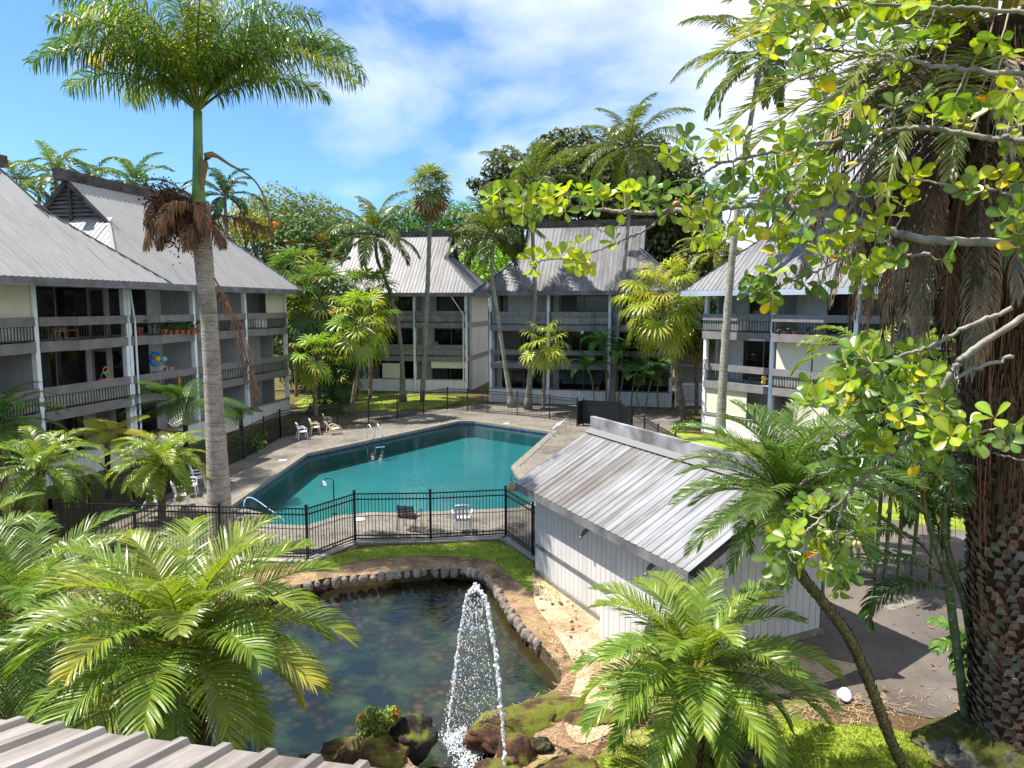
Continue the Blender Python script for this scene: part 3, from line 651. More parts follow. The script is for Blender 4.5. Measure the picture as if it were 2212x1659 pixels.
# ------------------------------------------------------------------ shed with stained metal roof
TH = R(25.62); sh = thing('pool_shed', 'white boarded pool shed under a stained grey corrugated metal roof', 'shed', (3.161, 12.246, 0), TH)
LS, WS, E_, R_ = 7.15, 2.4534, 2.46, 3.76   # local x right, y away
wo = .45
q = MB()
x0, x1, y0, y1 = wo, 2*WS-wo, .9, LS-.35; xm = WS; zt = E_-.06; zw = E_+(R_-E_)*wo/WS-.1; zp = R_-.12
def gab(y): return [(x0, y, 0), (x1, y, 0), (x1, y, zw), (xm, y, zp), (x0, y, zw)]
vs = gab(y0)+gab(y1); q.add(vs, [(0, 1, 2, 3, 4), (9, 8, 7, 6, 5), (0, 4, 9, 5), (1, 6, 7, 2)])
obj('wall', q, M['board_white'], sh)
for i, (xa, sgn) in enumerate(((0, 1), (2*WS, -1))):
    q = MB(); S = math.hypot(WS, R_-E_); c, s = WS/S, (R_-E_)/S
    corr(q, (xa, 0, E_), (0, 1, 0), (sgn*c, 0, s), (-sgn*s, 0, c), 0, LS, lambda u: 0, lambda u: S, .235, .02, (i*11, 0))
    obj('roof_sheet', q, M['roof_shed'], sh)
    q = MB(); q.box(min(xa, xa+sgn*.03)-.0, max(xa, xa+sgn*.03), .02, LS-.02, E_-.2, E_-.012); obj('eave_board', q, M['fascia'], sh)
    for yy in (.03, LS-.06):
        q = MB(); q.beam((xa+sgn*.05, yy, E_-.09), (xm-sgn*.001, yy, R_-.1), .05, .17); obj('rake_board', q, M['ridge'], sh)
    q = MB()
    for k in range(4): q.beam((xa+sgn*.1+sgn*0, .1+k*2.25, E_-.07), (xm, .1+k*2.25, R_-.09), .06, .09)
    obj('rafter', q, M['fascia'], sh)
q = MB(); q.box(xm-.06, xm+.06, -.05, LS+.05, R_-.02, R_+.34); obj('ridge_fin', q, simple('ridge_fin_paint', (.24, .24, .25), .6, .5, 1.2), sh)
q = MB()
for k in range(-1, 2, 2): q.beam((xm+k*.15, -.02, R_-.03), (xm+k*.15, LS+.02, R_-.03), .25, .015, up=(k*.45, 0, 1))
obj('ridge_flashing', q, M['roof_shed'], sh)
q = MB(); q.box(x0-.03, x0-.004, y0-.02, y1+.02, .75, .84); q.box(x0-.025, x0-.003, y0-.02, y0+.07, 0, zw-.1); q.box(x1+.003, x1+.06, y0-.03, y0+.16, 0, zw-.02); q.box(x0, x1, y0-.03, y0-.003, zw-.1, zw+.0); obj('trim_board', q, M['fascia'], sh)
q = MB(); q.box(x0-.06, x1+.06, y0-.06, y0-.003, -.01, .14); q.box(x0-.06, x0-.003, y0-.06, y1+.06, -.01, .12); obj('plinth', q, M['coping'], sh)
q = MB(); q.box(x0-.5, x0-.063, y0+.3, y0+1.9, 0, .95); obj('equipment_box', q, M['board_white'], sh)
for yy in (1.6, 4.1):
    q = MB(); q.beam((x0-.02, yy, 2.0), (x0-.18, yy-.05, 1.93), .07, .07); q.tube([(x0-.18, yy-.05, 1.93), (x0-.3, yy-.12, 1.85)], .035, 8); obj('security_camera', q, M['dark_board'], sh)
q = MB(); q.box(x0+1.1, x0+1.2, y0-.15, y0-.035, 1.8, 2.05); obj('wall_lamp', q, M['white_plastic'], sh)

# ------------------------------------------------------------------ near metal roof under the camera
e0 = P(-260, 1520, 3.0); e1 = P(1010, 1684, 3.0); U = (e1-e0); LNE = U.length; U.normalize(); Vd = Vector((U.y, -U.x, 0)); Vd = -Vd if Vd.y > 0 else Vd
Vr = (Vd+Vector((0, 0, .28))).normalized(); N = U.cross(Vr); N = N if N.z > 0 else -N
nr = thing('lower_roof', 'pale weathered ribbed metal roof sloping away under the viewpoint', 'roof', tuple(e0))
q = MB(); corr(q, (0, 0, 0), U, Vr, N, 0, LNE, lambda u: 0, lambda u: 5, .46, .055)
obj('metal_sheet', q, M['roof_near'], nr)
q = MB(); q.beam(Vd*.06+Vector((0, 0, -.11))+U*.05, Vd*.06+Vector((0, 0, -.11))+U*(LNE-.05), .05, .18); obj('eave_board', q, M['dark_board'], nr)
q = MB(); a = Vd*.6+U*.3; bb = Vd*.6+U*(LNE-.3); q.beam(a+Vector((0, 0, -1.58)), bb+Vector((0, 0, -1.58)), .15, 2.84); obj('wall', q, M['board_white'], nr)

# ------------------------------------------------------------------ fences
def fence(name, label, pl, H=1.5, spacing=.105, panels=None, solid=False, sub=2.4):
    o0 = Vector((pl[0][0], pl[0][1], 0)); f = thing(name, label, 'fence', tuple(o0)); pts = []
    for a, b in zip(pl[:-1], pl[1:]):
        a = Vector((a[0], a[1], 0))-o0; b = Vector((b[0], b[1], 0))-o0; k = max(1, round((b-a).length/sub))
        pts += [a+(b-a)*(i/k) for i in range(k)]
    pts.append(Vector((pl[-1][0], pl[-1][1], 0))-o0)
    for p in pts:
        q = MB(); q.box(p.x-.035, p.x+.035, p.y-.035, p.y+.035, 0, H+.09); q.box(p.x-.045, p.x+.045, p.y-.045, p.y+.045, H+.09, H+.115); obj('post', q, M['black'], f)
    for a, b in zip(pts[:-1], pts[1:]):
        q = MB(); T = (b-a).normalized(); ln = (b-a).length
        for z in (H, H-.17, .17, .06) if False else (H, H-.17, .2):
            q.beam(a+Vector((0, 0, z)), b+Vector((0, 0, z)), .035, .035)
        k = int(ln/spacing)
        for i in range(1, k+1):
            c = a+T*(ln*i/(k+1)); s = .008
            q.beam(c+Vector((0, 0, .07)), c+Vector((0, 0, H)), .016, .016, up=T)
        q.beam(a+Vector((0, 0, .1)), b+Vector((0, 0, .1)), .03, .03)
        if solid: q.beam(a+Vector((0, 0, .8)), b+Vector((0, 0, .8)), .008, 1.38)
        obj('fence_panel', q, M['black'], f)
    return f
fence('pool_fence', 'black metal picket fence on the near side of the pool above the pond', FENCE_NEAR)
fence('pool_fence', 'black metal picket fence along the left side of the pool deck behind the white chairs', [(-13.4, 20.1)]+FENCE_LEFT)
fence('pool_fence', 'black metal picket fence along the far side of the pool deck', FENCE_FAR, sub=9)
fence('pool_fence', 'solid mesh backed black fence section at the far right corner of the deck', FENCE_GATE, solid=True, sub=3)
fence('pool_fence', 'black picket fence running behind the shed ridge towards the right block', FENCE_RIGHT, sub=3)

# ------------------------------------------------------------------ vegetation
def jit(c, rng, a=.18):
    k = 1+rng.uniform(-a, a); return (c[0]*k*(1+rng.uniform(-a, a)), c[1]*k, c[2]*k)
def bez(pts, n=24):
    """smooth a polyline (Catmull-Rom)"""
    pts = [Vector(p) for p in pts]
    if len(pts) < 3: return [pts[0].lerp(pts[-1], i/n) for i in range(n+1)]
    q = [pts[0]*2-pts[1]]+pts+[pts[-1]*2-pts[-2]]; out = []; m = max(2, n//(len(pts)-1))
    for i in range(1, len(q)-2):
        for k in range(m):
            t = k/m; a, b, c, d = q[i-1], q[i], q[i+1], q[i+2]
            out.append(.5*((2*b)+(c-a)*t+(2*a-5*b+4*c-d)*t*t+(3*b-a-3*c+d)*t**3))
    out.append(pts[-1]); return out
UP = Vector((0, 0, 1))
def frond(mb, base, az, el, Lf, n, ll, lw, bend, col, rng, droop=.35, vee=.3, start=.14, a0=70, a1=30, plum=0, rcol=None, tip=None, rw=.018, curl=0, power=1.4):
    m = 14; p = Vector(base); nodes = [p.copy()]; Ts = []
    for i in range(m):
        s = (i+.5)/m; e = el-bend*s**power; a = az+curl*s
        T = Vector((math.cos(e)*math.cos(a), math.cos(e)*math.sin(a), math.sin(e))); Ts.append(T); p = p+T*(Lf/m); nodes.append(p.copy())
    Ts.append(Ts[-1])
    rc = rcol or (col[0]*1.3, col[1]*1.1, col[2]*1.2)
    mb.tube(nodes, [rw*(1-.85*i/m) for i in range(m+1)], 4, rc, False)
    side = Vector((-math.sin(az), math.cos(az), 0))
    for i in range(n):
        q = i/(n-1); s = start+(1-start)*q; x = s*m; k = min(int(x), m-1); f = x-k
        pos = nodes[k].lerp(nodes[k+1], f); T = Ts[k].lerp(Ts[min(k+1, m)], f).normalized(); U = side.cross(T); U = -U if U.z < 0 and abs(U.z) > .15 else U
        al = R(a0+(a1-a0)*q); ln = ll*(max(0, math.sin(math.pi*(.1+.83*q)))**.65)
        cc = jit(col, rng, .2)
        if tip: 
            w_ = max(0, q-.55)/.45; cc = tuple(cc[j]*(1-w_)+tip[j]*w_ for j in range(3))
        for sg in (-1, 1):
            vv = vee+(rng.uniform(-plum, plum) if plum else 0)+rng.uniform(-.08, .08)
            a_ = al+rng.uniform(-.08, .08)
            d = (T*math.cos(a_)+side*(sg*math.sin(a_))+U*vv).normalized()
            l_ = ln*rng.uniform(.85, 1.1); w = (T-d*T.dot(d)); w = w.normalized() if w.length > .05 else side; tw_ = rng.uniform(-.75, .75); w = (w*math.cos(tw_)+w.cross(d)*math.sin(tw_))*(lw/2)
            q1 = pos+d*l_*.45; d2 = (d-UP*droop*rng.uniform(.7, 1.3)).normalized(); q2 = q1+d2*l_*.3; d3 = (d2-UP*droop*1.1).normalized(); q3 = q2+d3*l_*.27
            mb.add([pos-w*.6, pos+w*.6, q1+w, q1-w, q2+w*.8, q2-w*.8, q3], [(0, 1, 2, 3), (3, 2, 4, 5), (5, 4, 6)], cc)
    return nodes[-1]
def fan(mb, base, az, el, Lp, rad, col, rng, seg=26, droop=.5, tipc=None, spread=2.6):
    p = Vector(base); nodes = [p.copy()]
    for i in range(5):
        e = el-.5*(i/5)**1.5; T = Vector((math.cos(e)*math.cos(az), math.cos(e)*math.sin(az), math.sin(e))); p = p+T*(Lp/5); nodes.append(p.copy())
    mb.tube(nodes, .018, 4, (col[0]*1.1, col[1]*.9, col[2]), False)
    side = Vector((-math.sin(az), math.cos(az), 0)); side = (side+UP*rng.uniform(-.35, .35)).normalized()
    e2 = e-rng.uniform(.1, .5); T = Vector((math.cos(e2)*math.cos(az), math.cos(e2)*math.sin(az), math.sin(e2)))
    side = (side-T*side.dot(T)).normalized(); N = T.cross(side)
    cc = jit(col, rng, .15)
    pr = None
    for i in range(seg+1):
        a = -spread+2*spread*i/seg; r = rad*(1-.22*abs(a/spread)**2)
        d = T*math.cos(a*.92)+side*math.sin(a*.92)
        d = (d+N*(.12 if i % 2 else -.05)).normalized()
        m1 = p+d*r*.52-UP*.02; d2 = (d-UP*droop*.45).normalized(); m2 = m1+d2*r*.28; d3 = (d2-UP*droop*rng.uniform(.8, 1.6)).normalized(); m3 = m2+d3*r*.3
        w = d.cross(N).normalized()*(r*.52*spread/seg*1.0)
        k = rng.uniform(.85, 1.1); c1 = tuple(x*k for x in cc)
        mb.add([p, m1-w, m1+w], [(0, 1, 2)], c1)
        mb.add([m1-w, m1+w, m2+w*.5, m2-w*.5, m3], [(0, 1, 2, 3), (3, 2, 4)], tipc and tuple(c1[j]*.5+tipc[j]*.5 for j in range(3)) or c1)
def ringed(path, r0, r1, col, rng, bumpy=.06, n=10, flare=0, dens=1):
    pts = bez(path, 30*dens); m = len(pts)-1; rad = []
    for i in range(m+1):
        t = i/m; r = r0+(r1-r0)*t+flare*math.exp(-t*14); rad.append(r*(1+bumpy*rng.uniform(-1, 1)+(bumpy if i % 2 else -bumpy)*.6))
    return pts, rad
def scaly(mb, pts, r, rng, col, dens=16, size=.1, per=None):
    """old leaf-base stubs round a date palm trunk"""
    tot = sum((pts[i+1]-pts[i]).length for i in range(len(pts)-1)); rows = int(tot*dens)
    for j in range(rows):
        t = j/rows; x = t*(len(pts)-1); k = int(x); f = x-k; c = pts[k].lerp(pts[k+1], f); T = (pts[k+1]-pts[k]).normalized()
        rr = r[k]*(1-f)+r[k+1]*f; A = T.cross(Vector((1, .2, 0))).normalized(); B = T.cross(A); per_ = per or max(6, int(2*math.pi*rr/size/1.15))
        for i in range(per_):
            a = 2*math.pi*(i+.5*(j % 2))/per_+rng.uniform(-.1, .1); d = A*math.cos(a)+B*math.sin(a); s = d.cross(T).normalized()*size*.5; q = c+d*rr*.96
            tip = q+d*size*rng.uniform(.35, .6)+T*size*rng.uniform(.5, .9)
            cc = jit(col, rng, .3)
            mb.add([q-s-T*size*.35, q+s-T*size*.35, tip+s*.45, tip-s*.45, q+T*size*.3], [(0, 1, 2, 3), (3, 2, 4)], cc)
GL = (.17, .23, .022); GD = (.06, .13, .02); GY = (.21, .31, .03); BR = (.26, .17, .09)
def split_px(path, Y): return [D(u, v, Y) for u, v in path]
def feather_palm(name, label, path, cnt, Lf, rng, r0=.12, r1=.1, col=GL, n=42, ll=.4, lw=.035, bend=1.5, elr=(85, -35), tcol=(.28, .24, .2), droop=.35, plum=0, scal=False, flare=0, group=None, parts=True, dead=0, tip=None, vee=.3, lean=(0, 0), azs=None, cat='palm tree', shaft=None, rw=.018, power=1.4, a0=70, deadcol=BR, back=None):
    o0 = path[0].copy(); t = thing(name, label, cat, tuple(o0), group=group); lp = [p-o0 for p in path]
    pts, rad = ringed(lp, r0, r1, tcol, rng, flare=flare)
    q = MB(); q.tube(pts, rad, 10, tcol); 
    if scal: scaly(q, pts, rad, rng, tcol, 14 if scal is True else scal[0], .07 if scal is True else scal[1])
    obj('trunk', q, M['palm_bark'] if not scal else M['bark'], t, smooth=not scal)
    top = pts[-1]
    if shaft:
        q = MB(); q.tube(bez([top-Vector((0, 0, .1)), top+Vector((shaft[2], 0, shaft[0]*.5)), top+Vector((shaft[2]*1.4, 0, shaft[0]))], 8), [r1*1.25, r1*1.15, r1, r1*.9, r1*.8, r1*.75, r1*.7, r1*.7, r1*.7][:9], 12, shaft[1]); 
        obj('crownshaft', q, M['leaf_gloss'], t, smooth=True); top = top+Vector((shaft[2]*1.4, 0, shaft[0]))
    big = MB()
    for i in range(cnt):
        f = (i+.5)/cnt; el = R(elr[0]+(elr[1]-elr[0])*f**.9)+rng.uniform(-.08, .08); az = i*2.39996+rng.uniform(-.2, .2)
        if azs: az, el = azs[i][0], azs[i][1]
        q = MB() if parts else big; le = Lf*(.72+.28*math.sin(math.pi*min(1, f*.9+.15)))*rng.uniform(.92, 1.06)
        if azs and len(azs[i]) > 2: le = Lf*azs[i][2]
        isdead = dead and i >= cnt-dead
        c = deadcol if isdead else tuple(col[j]*(1+.0*f) for j in range(3))
        c = jit(c, rng, .12)
        tp = tip if (tip and rng.random() < .4 and f > .3) else None
        frond(q, top+Vector((math.cos(az), math.sin(az), 0))*r1*.6+Vector((0, 0, -.12*f)), az, el+lean[0]*math.cos(az-lean[1]), le, n, ll*le/Lf, lw, bend*rng.uniform(.85, 1.15), c, rng, droop*(2.2 if isdead else 1), vee if not isdead else .0, plum=plum, tip=tp, rw=rw, power=power, a0=a0)
        if parts: obj('dead_frond' if isdead else 'frond', q, M['dead'] if isdead else M['leaf'], t)
    if not parts: obj('crown', big, M['leaf'], t)
    return t
# --- foreground pygmy date palms
rg = random.Random(5)
def pyg(label, base, top, cnt, Lf, seed, **k):
    rg = random.Random(seed); kk = dict(r0=.12, r1=.13, n=52, ll=.46, lw=.026, bend=1.25, scal=True, tcol=(.12, .07, .045), droop=.2, elr=(82, -30)); kk.update(k)
    mid = base.lerp(top, .5)+Vector((.05, 0, 0))
    return feather_palm('date_palm', label, kk.pop('path', [base, mid, top]), cnt, Lf, rg, **kk)
T1 = D(398, 1390, 9.4)
pyg('large bright green pygmy date palm in the left foreground over the metal roof edge', Vector((T1.x+.12, 9.5, -.3)), T1, 50, 2.25, 21, elr=(84, -20), tip=(.34, .33, .05), col=(.165, .24, .028), r0=.13, r1=.15, n=70, ll=.56, lw=.024)
T2 = D(60, 1330, 12.2); pyg('green pygmy date palm left of and behind the large one at the left edge', Vector((T2.x, 12.2, -.2)), T2, 48, 2.7, 22, col=(.12, .2, .03), n=64, ll=.55, lw=.02)
T3 = D(-110, 1215, 13.5); pyg('pygmy date palm cut off by the left edge with fronds reaching in', Vector((T3.x, 13.5, -.2)), T3, 34, 2.2, 23, col=(.14, .23, .04))
T4 = D(1500, 1440, 10.2); pyg('bright green pygmy date palm in front of the white shed corner', Vector((T4.x, 10.3, 0)), T4, 46, 2.0, 24, col=(.16, .25, .03), r0=.15, r1=.14, n=60, ll=.44, lw=.026)
# leaning palm on the right: bare mossy trunk, crown before the shed roof
Yl = 9.6
pl = [D(1975, 1700, 9.9), D(1925, 1600, 9.8), D(1880, 1480, 9.7), D(1830, 1370, Yl), D(1770, 1290, Yl), D(1722, 1225, Yl), D(1702, 1120, Yl), D(1700, 1070, Yl)]
pl[0].z = min(pl[0].z, 0)
feather_palm('date_palm', 'leaning palm with thin mossy trunk whose crown overlaps the shed roof', pl, 50, 1.75, random.Random(9), r0=.075, r1=.062, n=80, ll=.38, lw=.014, bend=1.15, scal=(20, .045), tcol=(.2, .165, .075), droop=.22, elr=(88, -22), col=(.085, .155, .025))
# --- middle distance small palms on the left
Yp = 20.8
feather_palm('date_palm', 'small palm with thin curved trunk outside the fence corner on the left', [P(132, 1190), D(110, 1130, Yp), D(88, 1090, Yp), D(90, 1010, Yp)], 38, 2.0, random.Random(31), r0=.12, r1=.09, n=46, ll=.42, lw=.028, bend=1.5, tcol=(.2, .15, .1), col=(.16, .24, .035), elr=(80, -30), scal=(9, .06))
Yp = 23.3
feather_palm('date_palm', 'small palm beside the stack of white chairs left of the royal palm trunk', [P(350, 1122), D(350, 1060, Yp), D(348, 1000, Yp)], 40, 1.9, random.Random(32), r0=.12, r1=.1, n=46, ll=.42, lw=.03, bend=1.5, tcol=(.2, .15, .1), col=(.19, .27, .035), elr=(82, -22), scal=(9, .06))
feather_palm('date_palm', 'palm at the left edge in front of the nearest block', [P(15, 1120), D(5, 1000, 25), D(0, 910, 25)], 30, 2.4, random.Random(33), r0=.12, r1=.1, n=40, ll=.45, lw=.035, tcol=(.2, .15, .1), col=(.1, .22, .04), scal=(9, .07))
# --- royal palm
Yr = 20.4
rp = thing('royal_palm', 'tall royal palm with thick pale trunk, green crownshaft and brown dead fronds beneath', 'palm tree', tuple(D(478, 1190, Yr)))
o0 = Vector(rp.location); o0.z = 0; rp.location = o0; rr = random.Random(77)
pp = bez([D(480, 1200, Yr)-o0, D(474, 1090, Yr)-o0, D(464, 900, Yr)-o0, D(452, 700, Yr)-o0, D(440, 560, Yr)-o0, D(430, 455, Yr)-o0], 60)
pp[0].z = -.1; rad = []
for i in range(len(pp)):
    t = i/(len(pp)-1); rad.append((.315-.1*t)*(1+rr.uniform(-.02, .02))+(.1*math.exp(-t*9))+(.025*math.sin(t*9)))
q = MB(); q.tube(pp, rad, 20, (.36, .305, .27)); obj('trunk', q, M['palm_bark'], rp, True)
sp = bez([pp[-1]-Vector((0, 0, .1)), D(428, 380, Yr)-o0, D(427, 240, Yr)-o0], 12)
q = MB(); q.tube(sp, [.17, .19, .19, .18, .17, .16, .15, .14, .14, .13, .12, .12, .12][:len(sp)], 16, (.13, .27, .03)); obj('crownshaft', q, M['leaf_gloss'], rp, True)
top = sp[-1]
fr = [(3.05, 74, 5.6, 1.7), (2.75, 60, 5.3, 1.5), (3.35, 52, 5.2, 1.6), (.05, 56, 6.1, 1.85), (-.15, 48, 5.9, 1.75), (.3, 68, 6.0, 1.8), (2.2, 72, 4.8, 1.5), (4.2, 76, 4.6, 1.5), (5.2, 74, 4.5, 1.6), (1.2, 64, 4.8, 1.5), (1.6, 82, 4.7, .8), (3.6, 76, 5.0, 1.6), (-.6, 70, 5.0, 1.7), (4.8, 84, 4.5, 1.2), (3.0, 40, 4.7, 1.2), (.6, 46, 4.6, 1.3), (5.8, 58, 4.8, 1.6), (2.5, 44, 4.6, 1.3), (3.9, 62, 4.6, 1.6), (3.2, 60, 5.2, 1.6), (.1, 62, 5.2, 1.6), (1.0, 74, 5, 1.2), (0, 72, 5.2, 1.5)]
for i, (az, el, Lf, bd) in enumerate(fr):
    c = (.5, .46, .05) if i in (0, 1, 6) else rr.choice([(.18, .25, .025), (.12, .21, .03), (.08, .16, .03)])
    q = MB(); frond(q, top, az, R(el), Lf*.9, 130, .98, .036, bd, jit(c, rr, .1), rr, 1.1, .05, .16, 75, 40, .85, rw=.04); obj('frond', q, M['leaf'], rp)
# drooping brown dead frond, flower stalks, fruit clusters and dry sheath
for i, (u, v, az, el, Lf, bd, c) in enumerate([(425, 440, 3.0, 68, 2.3, 2.9, (.24, .15, .09)), (430, 445, 3.3, 52, 2.1, 2.7, (.2, .12, .07)), (432, 470, -.25, 8, 2.3, .6, (.15, .1, .06)), (430, 465, 3.0, 30, 1.8, 2.1, (.17, .1, .06)), (462, 600, -.15, -58, 3.8, .5, (.22, .14, .09)), (430, 450, 2.4, 60, 1.9, 2.6, (.16, .1, .06)), (430, 455, 4.2, 45, 1.7, 2.4, (.26, .16, .09)), (432, 450, 5.2, 40, 1.6, 2.5, (.22, .13, .08)), (430, 470, 3.9, 10, 1.5, 1.5, (.14, .09, .05)), (432, 475, 5.6, 5, 1.5, 1.2, (.16, .1, .06)), (428, 455, 3.4, 20, 2.0, 1.9, (.28, .18, .11)), (432, 478, 4.7, 0, 1.3, 1.3, (.2, .12, .07))]):
    q = MB(); b0 = D(u, v, Yr)-o0
    if i == 4: b0 += Vector((.12, -.3, 0))
    frond(q, b0, az, R(el), Lf, 90, .55, .03, bd, c, rr, 1.5, -.2, .05, 50, 20, .6, rw=.03, power=.9); obj('dead_frond', q, M['dead'], rp)
q = MB(); q.tube(bez([D(432, 440, Yr)-o0, D(450, 340, Yr)-o0+Vector((.05, -.2, 0)), D(500, 358, Yr)-o0, D(548, 388, Yr)-o0, D(575, 440, Yr)-o0, D(588, 520, Yr)-o0], 20), [.03, .05, .1, .13, .12, .08, .05, .04, .035, .03]+[.025]*14, 8, (.24, .17, .11)); obj('dry_sheath', q, M['dead'], rp)
for k, (cu, cv) in enumerate([(352, 440), (378, 478), (400, 505), (428, 490), (365, 415), (395, 460)]):
    q = MB(); c = D(cu, cv, Yr)-o0+Vector((0, -.15-.05*k, 0))
    for j in range(130):
        d = Vector((rr.gauss(0, .2), rr.gauss(0, .16), rr.gauss(-.1, .26))); vs, fs = ico(1); r = rr.uniform(.018, .035)
        cc = rr.choice([(.09, .03, .035), (.12, .05, .04), (.05, .03, .03)])
        q.add([c+d+v*r for v in vs], fs, cc)
        if j % 3 == 0: q.tube([D(425, 450, Yr)-o0, c+d*.5+Vector((0, 0, .1)), c+d], .008, 3, (.14, .08, .05), False)
    obj('fruit_cluster', q, M['bark'], rp)
q = MB(); b0 = D(440, 900, Yr)-o0+Vector((-.22, -.18, 0))
for k in range(40): # small bromeliad tuft on the trunk
    a = rr.uniform(0, 6.28); c = D(470, 1030, Yr)-o0+Vector((-.12, -.28, 0)); d = Vector((math.cos(a)*.35, -abs(math.sin(a))*.2, rr.uniform(-.25, .4))); s = Vector((.008, 0, .008))
    q.add([c-s, c+s, c+d], [(0, 1, 2)], (.2, .22, .2))
obj('air_plant', q, M['leaf'], rp)
# --- coconut and fan palms behind the pool
def coco(label, path, Y, cnt, Lf, seed, **k):
    kk = dict(r0=.16, r1=.12, n=70, ll=1.15, lw=.055, bend=1.3, tcol=(.2, .19, .15), droop=.5, elr=(88, -25), flare=.2, parts=False, col=(.085, .13, .02), rw=.04, vee=.05); kk.update(k)
    return feather_palm('coconut_palm', label, split_px(path, Y), cnt, Lf, random.Random(seed), **kk)
coco('leaning coconut palm with curved trunk before the left of centre block', [(870, 866), (868, 780), (858, 690), (835, 610), (815, 560), (811, 505)], 53, 19, 4.4, 41, lean=(.2, 1.6))
coco('thin coconut palm with curved pale trunk at the gap between the two far blocks', [(1106, 878), (1090, 780), (1075, 680), (1063, 590), (1066, 505)], 50, 18, 4.2, 42, tcol=(.3, .3, .24))
coco('taller coconut palm left of the central block roof', [(1140, 882), (1148, 760), (1156, 640), (1151, 520), (1152, 400)], 49, 19, 4.5, 43, tcol=(.24, .22, .19))
coco('tall thin coconut palm rising before the middle of the central block roof', [(1321, 880), (1326, 780), (1341, 650), (1357, 480), (1360, 318)], 50, 20, 5.0, 44, tcol=(.26, .24, .21), lean=(.25, .6))
coco('very tall palm with pale lower trunk in front of the right block corner', [(1555, 945), (1563, 800), (1574, 640), (1590, 480), (1612, 320), (1645, 125)], 37, 18, 4.7, 45, r0=.25, r1=.11, tcol=(.3, .29, .24), n=80, ll=.9, flare=.05)
def fanpalm(name, label, path, Y, cnt, Lp, rad, seed, col, r0=.14, r1=.12, tcol=(.2, .15, .11), elr=(80, -65), dead=0, droop=.5, group=None, tip=(.5, .42, .08), seg=22, base=None):
    rng = random.Random(seed); w = split_px(path, Y)
    if base: w[0] = base
    o0 = w[0].copy(); t = thing(name, label, 'fan palm', tuple(o0), group=group)
    pts, rd = ringed([p-o0 for p in w], r0, r1, tcol, rng); q = MB(); q.tube(pts, rd, 9, tcol); obj('trunk', q, M['palm_bark'], t, True)
    big = MB(); dd = MB(); top = pts[-1]
    for i in range(cnt):
        f = (i+.5)/cnt; el = R(elr[0]+(elr[1]-elr[0])*f); az = i*2.39996+rng.uniform(-.2, .2)
        isd = i >= cnt-dead
        c = (.3, .22, .12) if isd else col
        fan(dd if isd else big, top+Vector((0, 0, .25-.55*f)), az, el, Lp*rng.uniform(.85, 1.15), rad*rng.uniform(.85, 1.1), c, rng, seg, droop, tip if rng.random() < .25 and not isd else None)
    obj('crown', big, M['leaf'], t)
    if dead: obj('dead_skirt', dd, M['dead'], t)
    return t
fanpalm('fan_palm', 'very tall thin fan palm with shaggy pale skirt before the left of centre block', [(912, 866), (920, 700), (926, 560), (929, 455), (928, 412)], 53, 40, 1.15, 1.05, 51, (.14, .19, .05), dead=16, r0=.2, r1=.12, tcol=(.26, .25, .2), elr=(88, -75), droop=.45, seg=16)
fanpalm('fan_palm', 'lime green fan palm with round crown between the central and right blocks', [(1479, 920), (1462, 800), (1446, 730), (1432, 660)], 43, 40, 2.0, 1.35, 52, (.26, .32, .03), r0=.2, r1=.13, droop=.9, elr=(85, -55), seg=26)
fanpalm('fan_palm', 'short lime fan palm just beyond the far fence before the central block', [(1173, 884), (1175, 820), (1176, 745)], 46.5, 18, 1.15, .95, 53, (.24, .32, .03), r0=.12, r1=.09, droop=.9, elr=(80, -50), seg=16)
fanpalm('fan_palm', 'biggest bushy fan palm of the left cluster with tall dark crown', [(688, 872), (690, 760), (690, 655)], 49, 46, 2.1, 1.35, 54, (.085, .16, .045), r0=.22, r1=.2, elr=(88, -75), dead=5, seg=18)
fanpalm('fan_palm', 'bright fan palm of the left cluster with leaning trunk near the fence', [(757, 895), (772, 800), (782, 700)], 45, 28, 1.6, 1.15, 55, (.19, .29, .03), droop=.8, seg=18)
fanpalm('fan_palm', 'lowest lime fan palm in front of the left cluster', [(683, 900), (678, 830), (676, 772)], 42.5, 18, 1.1, .95, 56, (.19, .3, .035), droop=.8, seg=18)
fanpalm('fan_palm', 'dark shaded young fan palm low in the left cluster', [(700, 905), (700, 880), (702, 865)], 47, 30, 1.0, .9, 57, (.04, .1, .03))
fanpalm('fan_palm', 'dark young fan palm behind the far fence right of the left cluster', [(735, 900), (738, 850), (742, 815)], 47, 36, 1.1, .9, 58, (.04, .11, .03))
fanpalm('fan_palm', 'fan palm beyond the roof corner above the left cluster', [(640, 860), (640, 700), (640, 600)], 56, 40, 1.8, 1.4, 59, (.09, .17, .04), dead=5, seg=18)
fanpalm('fan_palm', 'fan palm crown peeping over the left cluster near the left of centre roof', [(800, 860), (800, 700), (796, 640)], 52, 36, 1.6, 1.25, 60, (.12, .21, .03), seg=18)
fanpalm('fan_palm', 'dark fan palm between the gate and the right block', [(1505, 905), (1505, 800), (1508, 700)], 47, 60, 1.4, 1.2, 61, (.035, .09, .025), dead=10)
